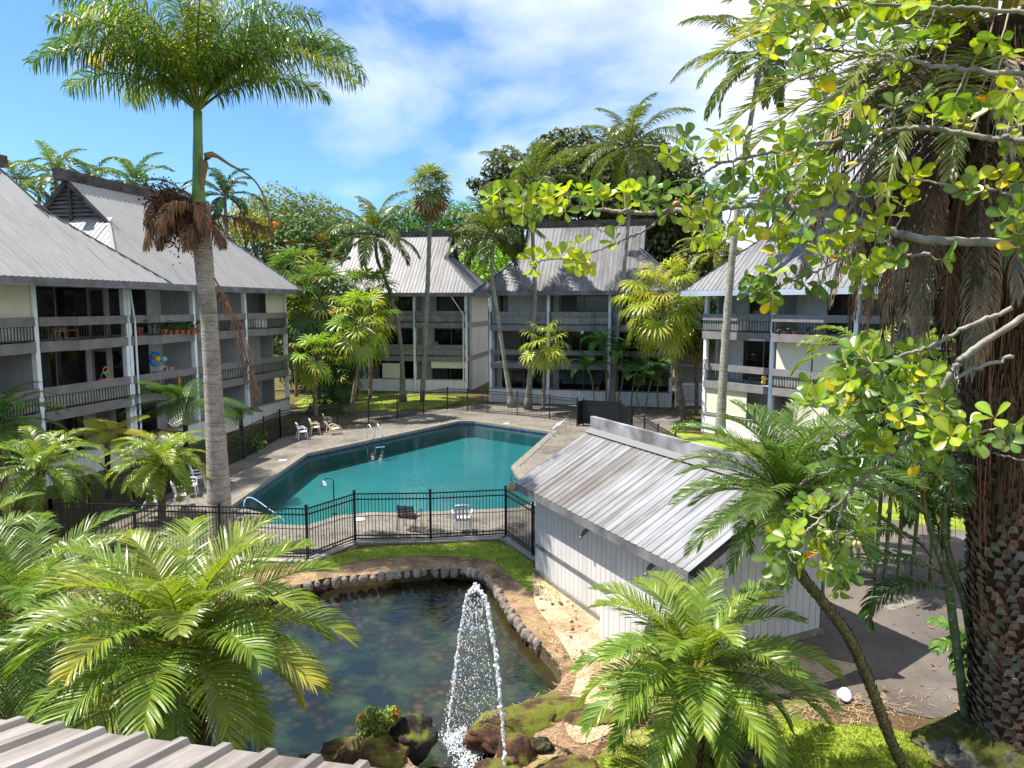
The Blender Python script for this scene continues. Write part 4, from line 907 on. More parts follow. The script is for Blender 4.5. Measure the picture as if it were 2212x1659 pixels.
# areca clump before the central block
def areca(label, stems, Y, seed, Lf=1.9, col=(.07, .19, .03), cnt=9, name='areca_palm', elr=(80, 5), trunkc=(.16, .2, .08), r=.05, ll=.5):
    rng = random.Random(seed); w0 = P(*stems[0][0]) if Y is None else D(*stems[0][0], Y); o0 = Vector((w0.x, w0.y, 0)); t = thing(name, label, 'palm tree', tuple(o0))
    for st in stems:
        w = [D(u, v, Y)-o0 for u, v in st]; w[0].z = 0
        q = MB(); q.tube(bez(w, 14), r, 7, trunkc); obj('trunk', q, M['palm_bark'], t, True)
        big = MB(); q = MB(); q.tube([w[-1]-Vector((0, 0, .5)), w[-1]], [r*1.3, r], 7, (.15, .28, .05)); obj('crownshaft', q, M['leaf_gloss'], t, True)
        for i in range(cnt):
            f = (i+.5)/cnt; frond(big, w[-1], i*2.4+rng.uniform(-.3, .3), R(elr[0]+(elr[1]-elr[0])*f), Lf*rng.uniform(.8, 1.1), 40, ll, .045, 1.6, jit(col, rng, .15), rng, .45, .25, rw=.02)
        obj('crown', big, M['leaf'], t)
    return t
areca('clump of slender green areca palms before the central block', [[(1310, 884), (1308, 800), (1300, 740)], [(1285, 884), (1280, 830), (1270, 790)], [(1330, 886), (1345, 820), (1342, 760)], [(1362, 886), (1368, 830), (1376, 790)]], 49, 71)
areca('two thin young palms right of the areca clump at the white wall', [[(1392, 895), (1400, 850), (1412, 800)], [(1425, 895), (1420, 845), (1430, 790)], [(1385, 890), (1375, 850), (1392, 815)]], 47, 72, Lf=1.5, cnt=7)
areca('bright green palm behind the leaves in front of the right block', [[(1850, 960), (1860, 880), (1872, 790)], [(1930, 960), (1935, 900), (1945, 810)], [(1890, 960), (1895, 920), (1900, 870)]], 20, 73, Lf=2.3, col=(.17, .25, .025), cnt=14, ll=.55)
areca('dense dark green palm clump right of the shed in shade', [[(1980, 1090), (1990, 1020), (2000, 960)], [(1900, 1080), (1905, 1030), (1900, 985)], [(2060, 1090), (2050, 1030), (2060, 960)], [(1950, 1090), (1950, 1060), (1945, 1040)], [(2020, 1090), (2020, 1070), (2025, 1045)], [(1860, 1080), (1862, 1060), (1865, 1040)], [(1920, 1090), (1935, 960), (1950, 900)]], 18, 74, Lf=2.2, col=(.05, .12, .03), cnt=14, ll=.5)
rng = random.Random(75); Ya = 11.0; o0 = D(2110, 1425, Ya); o0.z = 0; at = thing('areca_palm', 'dark green areca palm with arching fronds beside the date palm trunk', 'palm tree', tuple(o0))
for st in ([(2110, 1425), (2050, 1277), (2038, 1226), (2007, 1133), (1993, 1072)], [(2140, 1430), (2090, 1330), (2062, 1240), (2040, 1150), (2045, 1060)]):
    w = [D(u, v, Ya)-o0 for u, v in st]; w[0].z = -.1; q = MB(); q.tube(bez(w, 20), [.075-.0018*i for i in range(21)], 8, (.16, .19, .09)); obj('trunk', q, M['palm_bark'], at, True)
for i, (u, v, az, el, Lf, bd) in enumerate([(2050, 1278, 3.2, 28, 1.75, 2.1), (2042, 1245, 3.0, 35, 2.0, 2.0), (2010, 1200, 3.25, 48, 1.9, 2.0), (1995, 1110, 2.9, 40, 1.7, 1.7), (1993, 1075, 3.4, 60, 1.8, 1.8), (2000, 1090, 2.2, 70, 1.7, 1.5), (2038, 1220, 1.9, 80, 2.0, .9), (2040, 1150, .8, 72, 1.9, 1.3), (2045, 1070, .2, 60, 1.8, 1.6), (2045, 1065, 1.6, 80, 1.7, 1), (2060, 1240, -.4, 40, 1.5, 1.8), (2045, 1070, 4.2, 65, 1.5, 1.8), (1996, 1080, 4.6, 60, 1.4, 1.9), (2062, 1240, .5, 15, 1.3, 1.5), (2040, 1160, 2.7, 62, 2.0, 1.9)]):
    q = MB(); frond(q, D(u, v, Ya)-o0, az, R(el), Lf, 64, .42, .03, bd, jit((.055, .11, .02), rng, .15), rng, .5, .25, .12, 65, 35, rw=.018); obj('frond', q, M['leaf'], at)
areca('small low palm sprouting behind the rock mound', [[(2085, 1430), (2085, 1420), (2085, 1400)]], 12.2, 76, Lf=.7, cnt=8, ll=.3, col=(.1, .2, .03))
# tree ferns on the left
def treefern(label, path, Y, cnt, Lf, seed, col, elr=(50, -5)):
    rng = random.Random(seed); w = split_px(path, Y); o0 = w[0].copy(); o0.z = 0; t = thing('tree_fern', label, 'fern', tuple(o0)); lp = [p-o0 for p in w]; lp[0].z = 0
    q = MB(); q.tube(bez(lp, 8), .1, 7, (.05, .035, .025)); obj('trunk', q, M['bark'], t)
    for i in range(cnt):
        q = MB(); az = i*2.4+rng.uniform(-.2, .2); el = R(rng.uniform(*elr[::-1]))
        big = MB(); m = 24; p = lp[-1].copy(); T0 = None; c = jit(col, rng, .15)
        for k in range(m):
            s = k/m; e = el-1.0*s**1.4; T = Vector((math.cos(e)*math.cos(az), math.cos(e)*math.sin(az), math.sin(e))); p2 = p+T*Lf/m; q.beam(p, p2, .015, .015, col=c)
            side = Vector((-math.sin(az), math.cos(az), 0)); ln = Lf*.33*math.sin(math.pi*(.08+.88*s))**.7
            if k > 3:
                for sg in (-1, 1):
                    d = (T*.35+side*sg-UP*.25).normalized(); nseg = 7
                    for j in range(nseg):
                        a = p+d*ln*j/nseg; w_ = (T*.05+UP*.0)*(1-j/nseg*.75); h = ln/nseg*.8; sl = (T-d*T.dot(d)).normalized()*(.075*(1-.75*j/nseg))
                        q.add([a, a+d*h*.5+sl, a+d*h*1.1, a+d*h*.5-sl], [(0, 3, 2, 1)], c)
            p = p2
        obj('frond', q, M['leaf'], t)
treefern('dark green tree fern spreading before the lower balconies behind the royal palm', [(400, 960), (400, 900), (402, 870)], 29, 16, 2.6, 81, (.05, .11, .015))
treefern('yellow green tree fern with curled fronds at the foot of the left block', [(230, 1020), (232, 970), (235, 935)], 26, 11, 1.6, 82, (.3, .3, .04))
treefern('small thin tree fern against the white low wall behind the left fence', [(521, 930), (520, 900), (519, 885)], 36, 9, 1.2, 83, (.08, .13, .03), (20, 0))
treefern('brownish fern between the balconies and the small palms', [(330, 1000), (335, 960), (338, 940)], 27.5, 9, 1.2, 84, (.13, .11, .03), (40, 0))
# --- background broadleaf trees
def leafball(mb, c, rad, cnt, size, col, rng, sq=.75, cols=None):
    for _ in range(cnt):
        while True:
            d = Vector((rng.uniform(-1, 1), rng.uniform(-1, 1), rng.uniform(-1, 1)))
            if .05 < d.length < 1: break
        d = d.normalized()*(d.length**.35); nz = 1+.35*noise.noise(d*2.2+Vector(c)*.37)
        p = Vector(c)+Vector((d.x*rad*nz, d.y*rad*nz, d.z*rad*sq*nz))
        n = (d+Vector((rng.gauss(0, .5), rng.gauss(0, .5), rng.gauss(.3, .5)))).normalized(); a = n.cross(UP)
        a = a.normalized() if a.length > .1 else Vector((1, 0, 0)); b = n.cross(a); s = size*rng.uniform(.6, 1.3); th = rng.uniform(0, 3.14)
        a, b = a*math.cos(th)+b*math.sin(th), b*math.cos(th)-a*math.sin(th)
        cc = jit(rng.choice(cols) if cols else col, rng, .22)
        mb.add([p-a*s*.5, p-b*s*.28, p+a*s*.5, p+b*s*.28], [(0, 1, 2, 3)], cc)
def tree(name, label, u, Y, blobs, col, seed, cnt=260, size=.42, cols=None, tcol=(.1, .08, .06), flowers=None, sq=.75, group=None):
    """blobs: (u, v, dY, radius metres) crown lobes; limbs run from the trunk to each"""
    rng = random.Random(seed); b0 = D(u, 700, Y); o0 = Vector((b0.x, Y, 0)); t = thing(name, label, 'tree', tuple(o0), group=group)
    cs = [(D(bu, bv, Y+dy)-o0, r) for bu, bv, dy, r in blobs]; low = min(c.z for c, r in cs)
    q = MB(); fk = Vector((0, 0, max(1.5, low*.62))); q.tube([(0, 0, -.1), fk*.5+Vector((.1, 0, 0)), fk], [.42, .33, .27], 9, tcol)
    for c, r in cs: q.tube(bez([fk, fk.lerp(c, .5)+Vector((0, 0, -.2)), c], 6), [.2, .17, .14, .11, .09, .07, .05][:7], 6, tcol)
    obj('trunk', q, M['bark'], t)
    q = MB()
    for c, r in cs: leafball(q, c, r, int(cnt*r*r/2.2), size, col, rng, sq, cols)
    obj('crown', q, M['leaf_far'], t)
    if flowers:
        q = MB()
        for fu, fv in flowers:
            c = D(fu, fv, Y-1.5)-o0
            for k in range(9): leafball(q, c+Vector((rng.gauss(0, .35), rng.gauss(0, .35), rng.gauss(0, .18))), .22, 14, .18, (.75, .13, .03), rng)
        obj('blossom', q, M['leaf_far'], t)
    return t
tree('flame_tree', 'orange flowering tree behind the left block roof end', 640, 66, [(560, 520, 0, 3.0), (610, 500, 1, 3.0), (670, 520, 0, 3.2), (715, 515, 2, 2.8), (640, 560, -1, 3.4), (580, 575, 0, 2.8), (700, 570, 0, 3.)], (.06, .12, .025), 91, 300, .4, flowers=[(600, 487), (572, 500), (625, 520), (655, 545), (690, 550), (640, 575), (668, 570), (545, 520), (610, 552), (720, 548), (585, 545), (700, 515)])
tree('broadleaf_tree', 'pale olive spreading tree behind the orange flowering tree', 620, 82, [(560, 470, 0, 3.4), (610, 458, 0, 3.8), (665, 470, 1, 3.8), (715, 492, 0, 3.2), (640, 505, 0, 4), (740, 520, 0, 3.2)], (.14, .19, .06), 92, 260, .4)
tree('broadleaf_tree', 'yellow green bush tree behind the left block roof slope', 560, 60, [(520, 480, 0, 1.6), (545, 475, 0, 1.3), (500, 505, 0, 1.6), (555, 500, 0, 1.3)], (.25, .26, .03), 93, 260, .35)
tree('broadleaf_tree', 'mid green tree behind the ridge of the left of centre block', 900, 84, [(880, 470, 0, 2.6), (920, 480, 0, 2.4), (985, 470, 0, 2.4), (1015, 480, 0, 3.0), (1000, 500, 0, 3), (850, 495, 0, 2.8), (800, 505, 0, 2.8), (950, 500, 0, 2.5)], (.06, .18, .025), 94, 260, .4)
tree('broadleaf_tree', 'bright lime green low tree in the gap between the two far blocks', 1060, 70, [(1020, 580, 0, 2.4), (1060, 568, 0, 2.4), (1095, 575, 0, 2.2), (1070, 610, 0, 3)], (.2, .38, .02), 95, 320, .35)
tree('broadleaf_tree', 'olive brown tree behind the gable of the left of centre block', 1050, 78, [(1010, 525, 0, 2.8), (1050, 505, 0, 3.0), (1090, 530, 0, 2.8), (1110, 500, 0, 2.6), (1040, 550, 0, 2.6)], (.1, .12, .035), 96, 260, .4)
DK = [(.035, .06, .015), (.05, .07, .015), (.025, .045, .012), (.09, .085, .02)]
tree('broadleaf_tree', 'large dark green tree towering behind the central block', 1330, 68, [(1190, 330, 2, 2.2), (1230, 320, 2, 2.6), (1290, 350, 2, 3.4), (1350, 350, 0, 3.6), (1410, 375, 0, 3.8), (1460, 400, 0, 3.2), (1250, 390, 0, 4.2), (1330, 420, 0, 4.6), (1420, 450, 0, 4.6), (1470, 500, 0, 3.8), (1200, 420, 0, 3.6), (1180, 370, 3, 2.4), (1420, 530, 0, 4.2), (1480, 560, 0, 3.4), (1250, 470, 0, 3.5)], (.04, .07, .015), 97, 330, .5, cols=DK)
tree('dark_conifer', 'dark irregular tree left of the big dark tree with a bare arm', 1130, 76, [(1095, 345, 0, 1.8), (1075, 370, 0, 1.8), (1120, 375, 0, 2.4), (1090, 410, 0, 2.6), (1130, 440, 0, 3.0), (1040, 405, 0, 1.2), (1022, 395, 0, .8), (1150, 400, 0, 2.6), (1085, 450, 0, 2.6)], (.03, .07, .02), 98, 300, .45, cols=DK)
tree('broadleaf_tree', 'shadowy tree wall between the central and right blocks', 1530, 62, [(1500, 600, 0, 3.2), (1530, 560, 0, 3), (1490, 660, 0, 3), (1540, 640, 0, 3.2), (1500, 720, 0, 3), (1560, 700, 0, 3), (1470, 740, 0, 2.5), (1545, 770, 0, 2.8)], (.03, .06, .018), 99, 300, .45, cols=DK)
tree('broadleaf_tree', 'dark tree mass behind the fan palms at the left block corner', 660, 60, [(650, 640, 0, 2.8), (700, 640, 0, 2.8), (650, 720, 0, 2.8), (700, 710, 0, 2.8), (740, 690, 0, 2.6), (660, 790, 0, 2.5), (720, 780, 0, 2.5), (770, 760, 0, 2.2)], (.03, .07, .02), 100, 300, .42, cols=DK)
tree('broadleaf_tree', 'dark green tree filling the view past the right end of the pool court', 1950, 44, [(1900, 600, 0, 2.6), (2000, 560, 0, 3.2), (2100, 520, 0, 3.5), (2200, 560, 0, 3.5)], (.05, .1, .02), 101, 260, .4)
def backpalm(label, u, v, Y, Lf, seed, col=(.07, .17, .03), cnt=16):
    coco(label, [(u, 660), (u-4, (660+v)/2), (u, v)], Y, cnt, Lf, seed, parts=False, col=col, n=40, ll=.8, droop=.5).location.z = D(u, 660, Y).z
for a in [('palm behind the roofs at the far left edge', 40, 400, 52, 3.6, 111, (.045, .09, .02)), ('bright feather palm above the long dark ridge beam', 120, 385, 50, 3.6, 112, (.09, .15, .025)), ('feather palm over the middle of the long dark ridge beam', 200, 400, 52, 3.2, 113, (.045, .09, .02)), ('feather palm just left of the royal palm dead fronds', 290, 395, 50, 3.2, 114, (.06, .12, .02)), ('dark blue green palm behind the royal palm crownshaft', 485, 420, 52, 3.0, 115, (.03, .07, .025)),
          ('palm crown left of the very tall palm trunk behind the central block', 1540, 430, 62, 4.0, 117, (.06, .14, .03)), ('yellowing palm behind the left slope of the right block roof', 1545, 545, 58, 3.6, 118, (.2, .24, .03)), ('palm rising behind the right block ridge', 1660, 430, 60, 4.2, 119, (.05, .12, .03))]:
    u, v, Y = a[1:4]; b0 = D(u, v, Y)
    rng = random.Random(a[5]); path = [Vector((b0.x+.4, Y, 0)), Vector((b0.x+.1, Y, b0.z*.5)), b0]
    feather_palm('feather_palm', a[0], path, 17, a[4], rng, r0=.15, r1=.11, n=46, ll=.75, lw=.06, bend=1.4, tcol=(.2, .18, .14), droop=.5, parts=False, col=a[6], rw=.035, elr=(85, -25), flare=.1)
# hedge of far woods closing the horizon
rng = random.Random(123); q = MB()
for i in range(95):
    a = R(-52+104*i/94)+rng.uniform(-.01, .01); d = rng.uniform(95, 120)
    leafball(q, (math.sin(a)*d, math.cos(a)*d, rng.uniform(1.5, 5)), rng.uniform(4, 6.0), 230, .9, (.05, .09, .02), rng, .9, [(.05, .1, .02), (.035, .07, .02), (.09, .12, .03)])
struct('distant_woods', q, M['leaf_far'], 'stuff')

# ------------------------------------------------------------------ big date palm with dead skirt, right edge
rg = random.Random(200); Yd = 10.7
b0 = D(2180, 1560, Yd); dp = thing('date_palm', 'huge date palm at the right edge with scarred trunk and skirt of hanging dead fronds', 'palm tree', tuple(b0)); o0 = b0
path = [b0-o0-Vector((0, 0, .5)), D(2176, 1400, Yd)-o0, D(2172, 1100, Yd)-o0, D(2166, 800, Yd)-o0, D(2160, 500, Yd)-o0, D(2150, 200, Yd)-o0, D(2145, 60, Yd)-o0]
pts = bez(path, 60); n = len(pts); rd = [.5+.02*rg.uniform(-1, 1)+.13*max(0, min(1, (i/n-.38)*4)) for i in range(n)]
q = MB(); q.tube(pts, rd, 22, (.06, .035, .022)); kk = int(n*.5); scaly(q, pts[:kk], rd[:kk], rg, (.27, .21, .17), 10.5, .17); obj('trunk', q, M['bark'], dp)
q = MB()
for i in range(5200): # hanging fibres and roots over the upper trunk
    t = rg.uniform(.36, .98); k = int(t*(n-1)); a = rg.uniform(0, 6.28); r = rd[k]+rg.uniform(.0, .16); c = pts[k]+Vector((math.cos(a)*r, math.sin(a)*r, 0)); l = rg.uniform(.2, 1.1)
    d = Vector((rg.gauss(0, .12), rg.gauss(0, .12), -1)).normalized()*l; s = Vector((-math.sin(a), math.cos(a), 0))*rg.uniform(.003, .009)
    cc = jit(rg.choice([(.12, .07, .04), (.07, .04, .025), (.2, .13, .08)]), rg, .25)
    m_ = c+d*.5+Vector((rg.gauss(0, .03), rg.gauss(0, .03), 0)); q.add([c-s, c+s, m_+s, m_-s, c+d], [(0, 1, 2, 3), (3, 2, 4)], cc)
obj('trunk_fibre', q, M['dead'], dp); dp.children[-1]['kind'] = 'stuff'
top = pts[-1]
for i in range(60):
    f = (i+.5)/60; az = i*2.39996+rg.uniform(-.15, .15); el = R(85-105*f)
    if f > .5 and i % 2: az = math.pi+rg.uniform(-.9, .9)
    q = MB(); frond(q, top+Vector((math.cos(az)*.3, math.sin(az)*.3, .3-.8*f)), az, el, 3.95*rg.uniform(.88, 1.05), 110, .48, .022, 1.15, jit(rg.choice([(.24, .27, .07), (.16, .2, .045), (.09, .13, .03)]), rg, .15), rg, .1, .3, .12, 65, 28, .25, rcol=(.35, .33, .08), rw=.04); obj('frond', q, M['leaf'], dp)
for i in range(84):
    f = (i+.5)/84; az = i*2.39996+rg.uniform(-.2, .2)
    if i % 2 == 0: az = math.pi+rg.uniform(-.9, .75)
    el = R(2-62*f); c = jit(rg.choice([(.3, .245, .185), (.17, .13, .09), (.09, .065, .045), (.38, .32, .25)]), rg, .15)
    q = MB(); frond(q, top+Vector((math.cos(az)*.5, math.sin(az)*.5, -.3-1.7*f)), az, el, rg.uniform(2.6, 3.6)*(1-.1*f), 72, .42, .016, 1.25-.5*f, c, rg, 1.2, -.1, .3, 55, 20, .2, rw=.035, power=.8); obj('dead_frond', q, M['dead'], dp)
# a few fronds turned orange at the top right
for i in range(5):
    q = MB(); frond(q, top+Vector((.2, -.4, .4)), R(-60+i*22), R(40), 3.4, 90, .5, .03, 1.2, (.36, .2, .03), rg, .3, .3, rw=.04); obj('yellow_frond', q, M['leaf'], dp)

# ------------------------------------------------------------------ broad paddle-leaved tree reaching in from the right, with green fruit
rg = random.Random(300)
tz = lambda l: [(x*.35+1437.8, y*.35) for x, y in l]
t4 = lambda l: [(x*.25+1050.7, y*.25+387) for x, y in l]
t5 = lambda l: [(x*.3+1437.8, y*.3+497.7) for x, y in l]
t6 = lambda l: [(x*.4667+1327.2, y*.4667+884.8) for x, y in l]
o0 = Vector((4.55, 4.9, 0)); ct = thing('paddle_leaf_tree', 'foreground tree with grey limbs, round glossy paddle leaves and small green fruit', 'tree', tuple(o0))
q = MB(); tk = bez([o0-o0, Vector((.1, .1, 2.5)), Vector((-.05, .2, 5)), Vector((.1, 0, 7)), Vector((.1, .2, 9.2)), Vector((0, .5, 11))], 30); q.tube(tk, [.17-.1*i/len(tk) for i in range(len(tk))], 10, (.3, .28, .22)); obj('trunk', q, M['bark'], ct, True)
BRN = [ # (V points, depth from, depth to, r0, r1)
 (tz([(2300, 870), (2130, 850), (1960, 850), (1650, 795), (1450, 800), (1050, 870), (800, 910), (560, 965), (340, 1000), (200, 965), (60, 925), (-130, 890)]), 5.0, 6.0, .024, .007),
 (tz([(340, 1000), (190, 1100), (0, 1210), (-110, 1270)]), 5.8, 5.9, .013, .007),
 (tz([(2350, 1500), (2100, 1500), (1560, 1470), (1350, 1410), (870, 1300), (660, 1265), (500, 1270), (210, 1300), (0, 1305)]), 4.9, 5.9, .034, .018),
 (t4([(1560, 283), (1400, 290), (1200, 285), (950, 260), (700, 230), (540, 225), (300, 215), (60, 190)]), 5.9, 6.6, .022, .008),
 (t4([(1510, 300), (1430, 400), (1250, 500), (1080, 570), (920, 630), (700, 680), (500, 700), (400, 745)]), 5.9, 6.3, .012, .005),
 (t4([(1240, 310), (1170, 390), (1080, 440), (990, 450), (950, 400)]), 6.1, 6.1, .006, .003),
 (tz([(2300, 470), (1880, 430), (1700, 410), (1500, 370), (1320, 335), (1150, 315), (940, 300), (700, 290)]), 4.7, 5.3, .019, .007),
 (tz([(1150, 330), (1060, 420), (900, 480), (770, 490)]), 5.0, 5.1, .009, .005),
 (tz([(1320, 840), (1250, 950), (1100, 1080), (980, 1200)]), 5.3, 5.5, .018, .009),
 (t5([(2600, 600), (2212, 870), (2100, 970), (1980, 1170), (1850, 1380), (1700, 1530), (1600, 1640)]), 4.6, 4.9, .022, .017),
 (t6([(1400, 60), (1300, 170), (1200, 280), (1100, 370), (1040, 500), (1030, 600), (1020, 700)]), 4.9, 5.2, .017, .006),
 (t6([(1100, 370), (1000, 470), (900, 550), (820, 650), (780, 690)]), 5.05, 5.2, .014, .006),
 (t5([(2500, 560), (2212, 670), (1950, 810), (1700, 900), (1620, 940), (1500, 1000)]), 4.7, 5.0, .016, .007),
 (t5([(2500, 900), (2212, 1000), (1990, 1120), (1800, 1190), (1600, 1260)]), 4.6, 4.9, .014, .006),
 (t6([(2100, 10), (1896, 60), (1700, 100), (1560, 120)]), 4.4, 4.6, .01, .005),
 (t6([(2100, 270), (1896, 235), (1750, 205)]), 4.4, 4.5, .008, .004),
 (tz([(2300, 1300), (2100, 1190), (1900, 1160), (1500, 1100)]), 4.8, 5.1, .014, .006),
 (tz([(2400, 100), (2000, 60), (1700, 40), (1300, 30), (900, 40), (600, 20)]), 4.8, 5.3, .016, .008),
 (t5([(1440, 50), (1300, 180), (1000, 330), (820, 400), (700, 460)]), 5.4, 5.6, .012, .005),
 (t5([(1900, 170), (1700, 160), (1480, -30)]), 5.0, 5.2, .012, .006),
 (t6([(1180, 120), (1100, 200), (1050, 260), (950, 300)]), 5.0, 5.1, .009, .005),
]
bp = []
for l, d0, d1, r0, r1 in BRN:
    w = [D(u, v, d0+(d1-d0)*i/(len(l)-1))-o0 for i, (u, v) in enumerate(l)]
    m_ = bez(w, 8*len(w)); m_ = [p+Vector((rg.gauss(0, .006), rg.gauss(0, .006), rg.gauss(0, .006))) for p in m_]
    if l[0][0] > 2215:
        zc = m_[0].z; near = min(tk, key=lambda p: abs(p.z-(zc-.4))); m_ = [near]+m_; 
    q = MB(); q.tube(m_, [r0+(r1-r0)*i/(len(m_)-1) for i in range(len(m_))], 7, (.3, .28, .235)); obj('branch', q, M['bark'], ct, True)
    bp += m_[1:]
CL = tz([(640, 200), (760, 220), (790, 330), (880, 260), (640, 320), (930, 420), (920, 530), (840, 440), (1050, 220), (1180, 130), (1090, 280), (1320, 200), (1390, 150), (1300, 300), (1600, 190), (1560, 280), (1650, 270), (1740, 240), (1450, 430), (1990, 240), (2070, 240), (2080, 350), (1210, 640), (1060, 690), (1200, 760), (1260, 790), (910, 750), (850, 800), (990, 810), (1410, 660), (1600, 640), (1650, 700), (1780, 600), (1900, 600), (2080, 600), (2130, 560), (1780, 760), (1850, 760), (1940, 680), (2130, 710), (2150, 780), (2140, 890), (720, 830), (700, 880), (740, 930), (330, 840), (380, 880), (430, 890), (480, 850), (330, 960), (120, 860), (90, 910), (170, 950), (20, 960), (540, 980), (640, 1000), (540, 1080), (620, 1070), (430, 1080), (880, 970), (830, 900), (790, 950), (1180, 870), (990, 1040), (1050, 1050), (980, 1130), (690, 1060), (780, 1130), (1090, 1160), (720, 1200), (860, 1200), (930, 1230), (1040, 1190), (1230, 1220), (1330, 1220), (1290, 1330), (1390, 1330), (1480, 1280), (1100, 1380), (1180, 1400), (1060, 1420), (1090, 1520), (850, 1380), (780, 1450), (830, 1520), (700, 1380), (650, 1290), (560, 1380), (480, 1400), (380, 1380), (270, 1330), (250, 1450), (160, 1350), (300, 1240), (340, 1220), (400, 1230), (140, 1220), (160, 1470), (690, 1520), (690, 1570), (960, 1540), (1040, 1560), (1300, 1440), (1900, 1130), (1970, 1100), (1940, 1200), (1850, 1180), (2080, 1090), (2150, 1130), (2150, 1250), (2180, 1290), (2150, 1380), (2170, 1450), (2100, 1340), (2180, 1530), (1540, 1080), (1500, 1140), (600, 30), (700, 30), (780, 40), (900, 60), (990, 90), (860, 110), (1210, 20), (1300, 10), (1400, 20), (1240, 70), (980, 10), (1700, 1600), (1420, 1590), (1360, 1600), (1250, 1620), (1520, 20), (1600, 20)])
CL += t4([(50, 160), (110, 120), (60, 240), (200, 110), (280, 180), (200, 220), (350, 210), (410, 140), (390, 290), (310, 290), (430, 340), (540, 110), (570, 170), (510, 220), (600, 240), (690, 120), (680, 280), (720, 170), (810, 110), (840, 190), (920, 240), (930, 130), (1000, 150), (1010, 200), (1190, 110), (1250, 110), (1220, 210), (1180, 290), (1290, 130), (1340, 190), (1400, 90), (1480, 210), (1690, 150), (1740, 150), (1520, 120), (1570, 290), (400, 690), (400, 770), (525, 650), (650, 670), (700, 720), (800, 590), (790, 710), (1110, 540), (900, 720)])
CL += t5([(770, 310), (610, 400), (660, 370), (620, 450), (690, 460), (760, 500), (740, 430), (800, 430), (940, 340), (1000, 380), (1120, 380), (1320, 260), (1410, 370), (1120, 180), (790, 100), (1450, 250), (1590, 210), (1480, 950), (1360, 880), (1280, 950), (1420, 850), (1560, 940), (1820, 880), (1850, 980), (1780, 870), (1960, 930), (1320, 1010), (1480, 960), (1060, 1120), (1100, 1230), (1010, 1230), (1350, 1100), (1250, 1180), (1280, 1240), (1400, 1220), (1320, 1080), (1430, 1120), (1850, 1110), (1900, 1050), (1960, 1120), (1740, 1130), (1590, 1050), (1530, 1240), (1540, 1310), (1640, 1230), (1710, 1240), (1700, 1370), (1880, 1260), (1990, 1240), (1990, 1290), (1450, 1450), (1480, 1500), (1550, 1540), (1920, 1420), (1830, 1450), (1870, 1540), (2000, 1580), (2110, 1430), (2180, 1400), (2150, 1500), (2050, 1480), (1280, 1630), (1850, 1640)])
CL += t6([(1060, 220), (1080, 270), (1000, 290), (1130, 290), (1060, 340), (910, 430), (870, 460), (940, 460), (1170, 120), (1200, 150), (1280, 400), (1300, 370), (1440, 180), (1490, 110), (1540, 190), (1480, 280), (1420, 250), (1630, 130), (1580, 140), (1680, 140), (1760, 40), (1830, 90), (1810, 140), (880, 540), (830, 570), (800, 600), (870, 650), (760, 600), (730, 690), (760, 730), (800, 650), (840, 710), (930, 600), (950, 660), (960, 720), (990, 740), (1010, 610), (1050, 720), (1060, 770), (1040, 830), (1110, 560), (1130, 490), (1150, 540), (990, 550)])
def paddle(mb, base, d, up, ln, wd, col):
    S = d.cross(up); S = S.normalized() if S.length > .05 else Vector((1, 0, 0)); N = S.cross(d).normalized()
    prof = [(0, .06), (.14, .16), (.35, .62), (.58, .95), (.78, 1.0), (.93, .72), (1.0, .2)]
    vs = []; fs = []
    for k, (t, w) in enumerate(prof):
        c = base+d*ln*t-N*ln*.10*t*t
        for s, lift in ((-1, .16), (0, 0), (1, .16)): vs.append(c+S*s*w*wd/2+N*lift*w*wd)
    for k in range(len(prof)-1):
        a = 3*k; fs += [(a, a+1, a+4, a+3), (a+1, a+2, a+5, a+4)]
    mb.add(vs, fs, col)
    for k in range(len(prof)): mb.c[-len(vs)+3*k+1] = (min(1, col[0]*1.5+.03), min(1, col[1]*1.3+.03), col[2]*1.3, 1)
q = MB(); tw = MB(); cpos = []
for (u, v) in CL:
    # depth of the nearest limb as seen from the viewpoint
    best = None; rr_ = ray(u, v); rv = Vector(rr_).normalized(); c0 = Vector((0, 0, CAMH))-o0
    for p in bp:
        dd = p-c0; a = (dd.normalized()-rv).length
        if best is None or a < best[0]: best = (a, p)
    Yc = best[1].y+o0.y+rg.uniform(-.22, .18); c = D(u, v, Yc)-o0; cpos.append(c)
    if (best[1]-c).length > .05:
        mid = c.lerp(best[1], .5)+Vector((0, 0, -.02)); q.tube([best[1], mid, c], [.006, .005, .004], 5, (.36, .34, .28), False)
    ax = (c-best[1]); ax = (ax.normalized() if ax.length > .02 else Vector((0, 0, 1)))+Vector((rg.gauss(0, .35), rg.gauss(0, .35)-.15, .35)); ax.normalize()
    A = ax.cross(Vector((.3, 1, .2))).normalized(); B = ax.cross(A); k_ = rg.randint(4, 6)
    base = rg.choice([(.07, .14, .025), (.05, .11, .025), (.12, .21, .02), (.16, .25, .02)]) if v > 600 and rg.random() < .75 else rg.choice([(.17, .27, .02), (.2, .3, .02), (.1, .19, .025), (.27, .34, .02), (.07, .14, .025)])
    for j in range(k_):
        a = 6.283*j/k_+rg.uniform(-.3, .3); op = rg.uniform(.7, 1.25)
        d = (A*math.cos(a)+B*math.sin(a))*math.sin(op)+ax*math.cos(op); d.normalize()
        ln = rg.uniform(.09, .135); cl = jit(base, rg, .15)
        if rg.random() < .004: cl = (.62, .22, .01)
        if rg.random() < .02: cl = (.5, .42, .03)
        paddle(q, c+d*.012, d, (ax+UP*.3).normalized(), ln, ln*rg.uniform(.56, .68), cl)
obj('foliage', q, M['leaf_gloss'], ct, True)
def sphere(mb, c, r, col, sq=1, sub=2):
    vs, fs = ico(sub); mb.add([(c[0]+v.x*r, c[1]+v.y*r, c[2]+v.z*r*sq) for v in vs], fs, col)
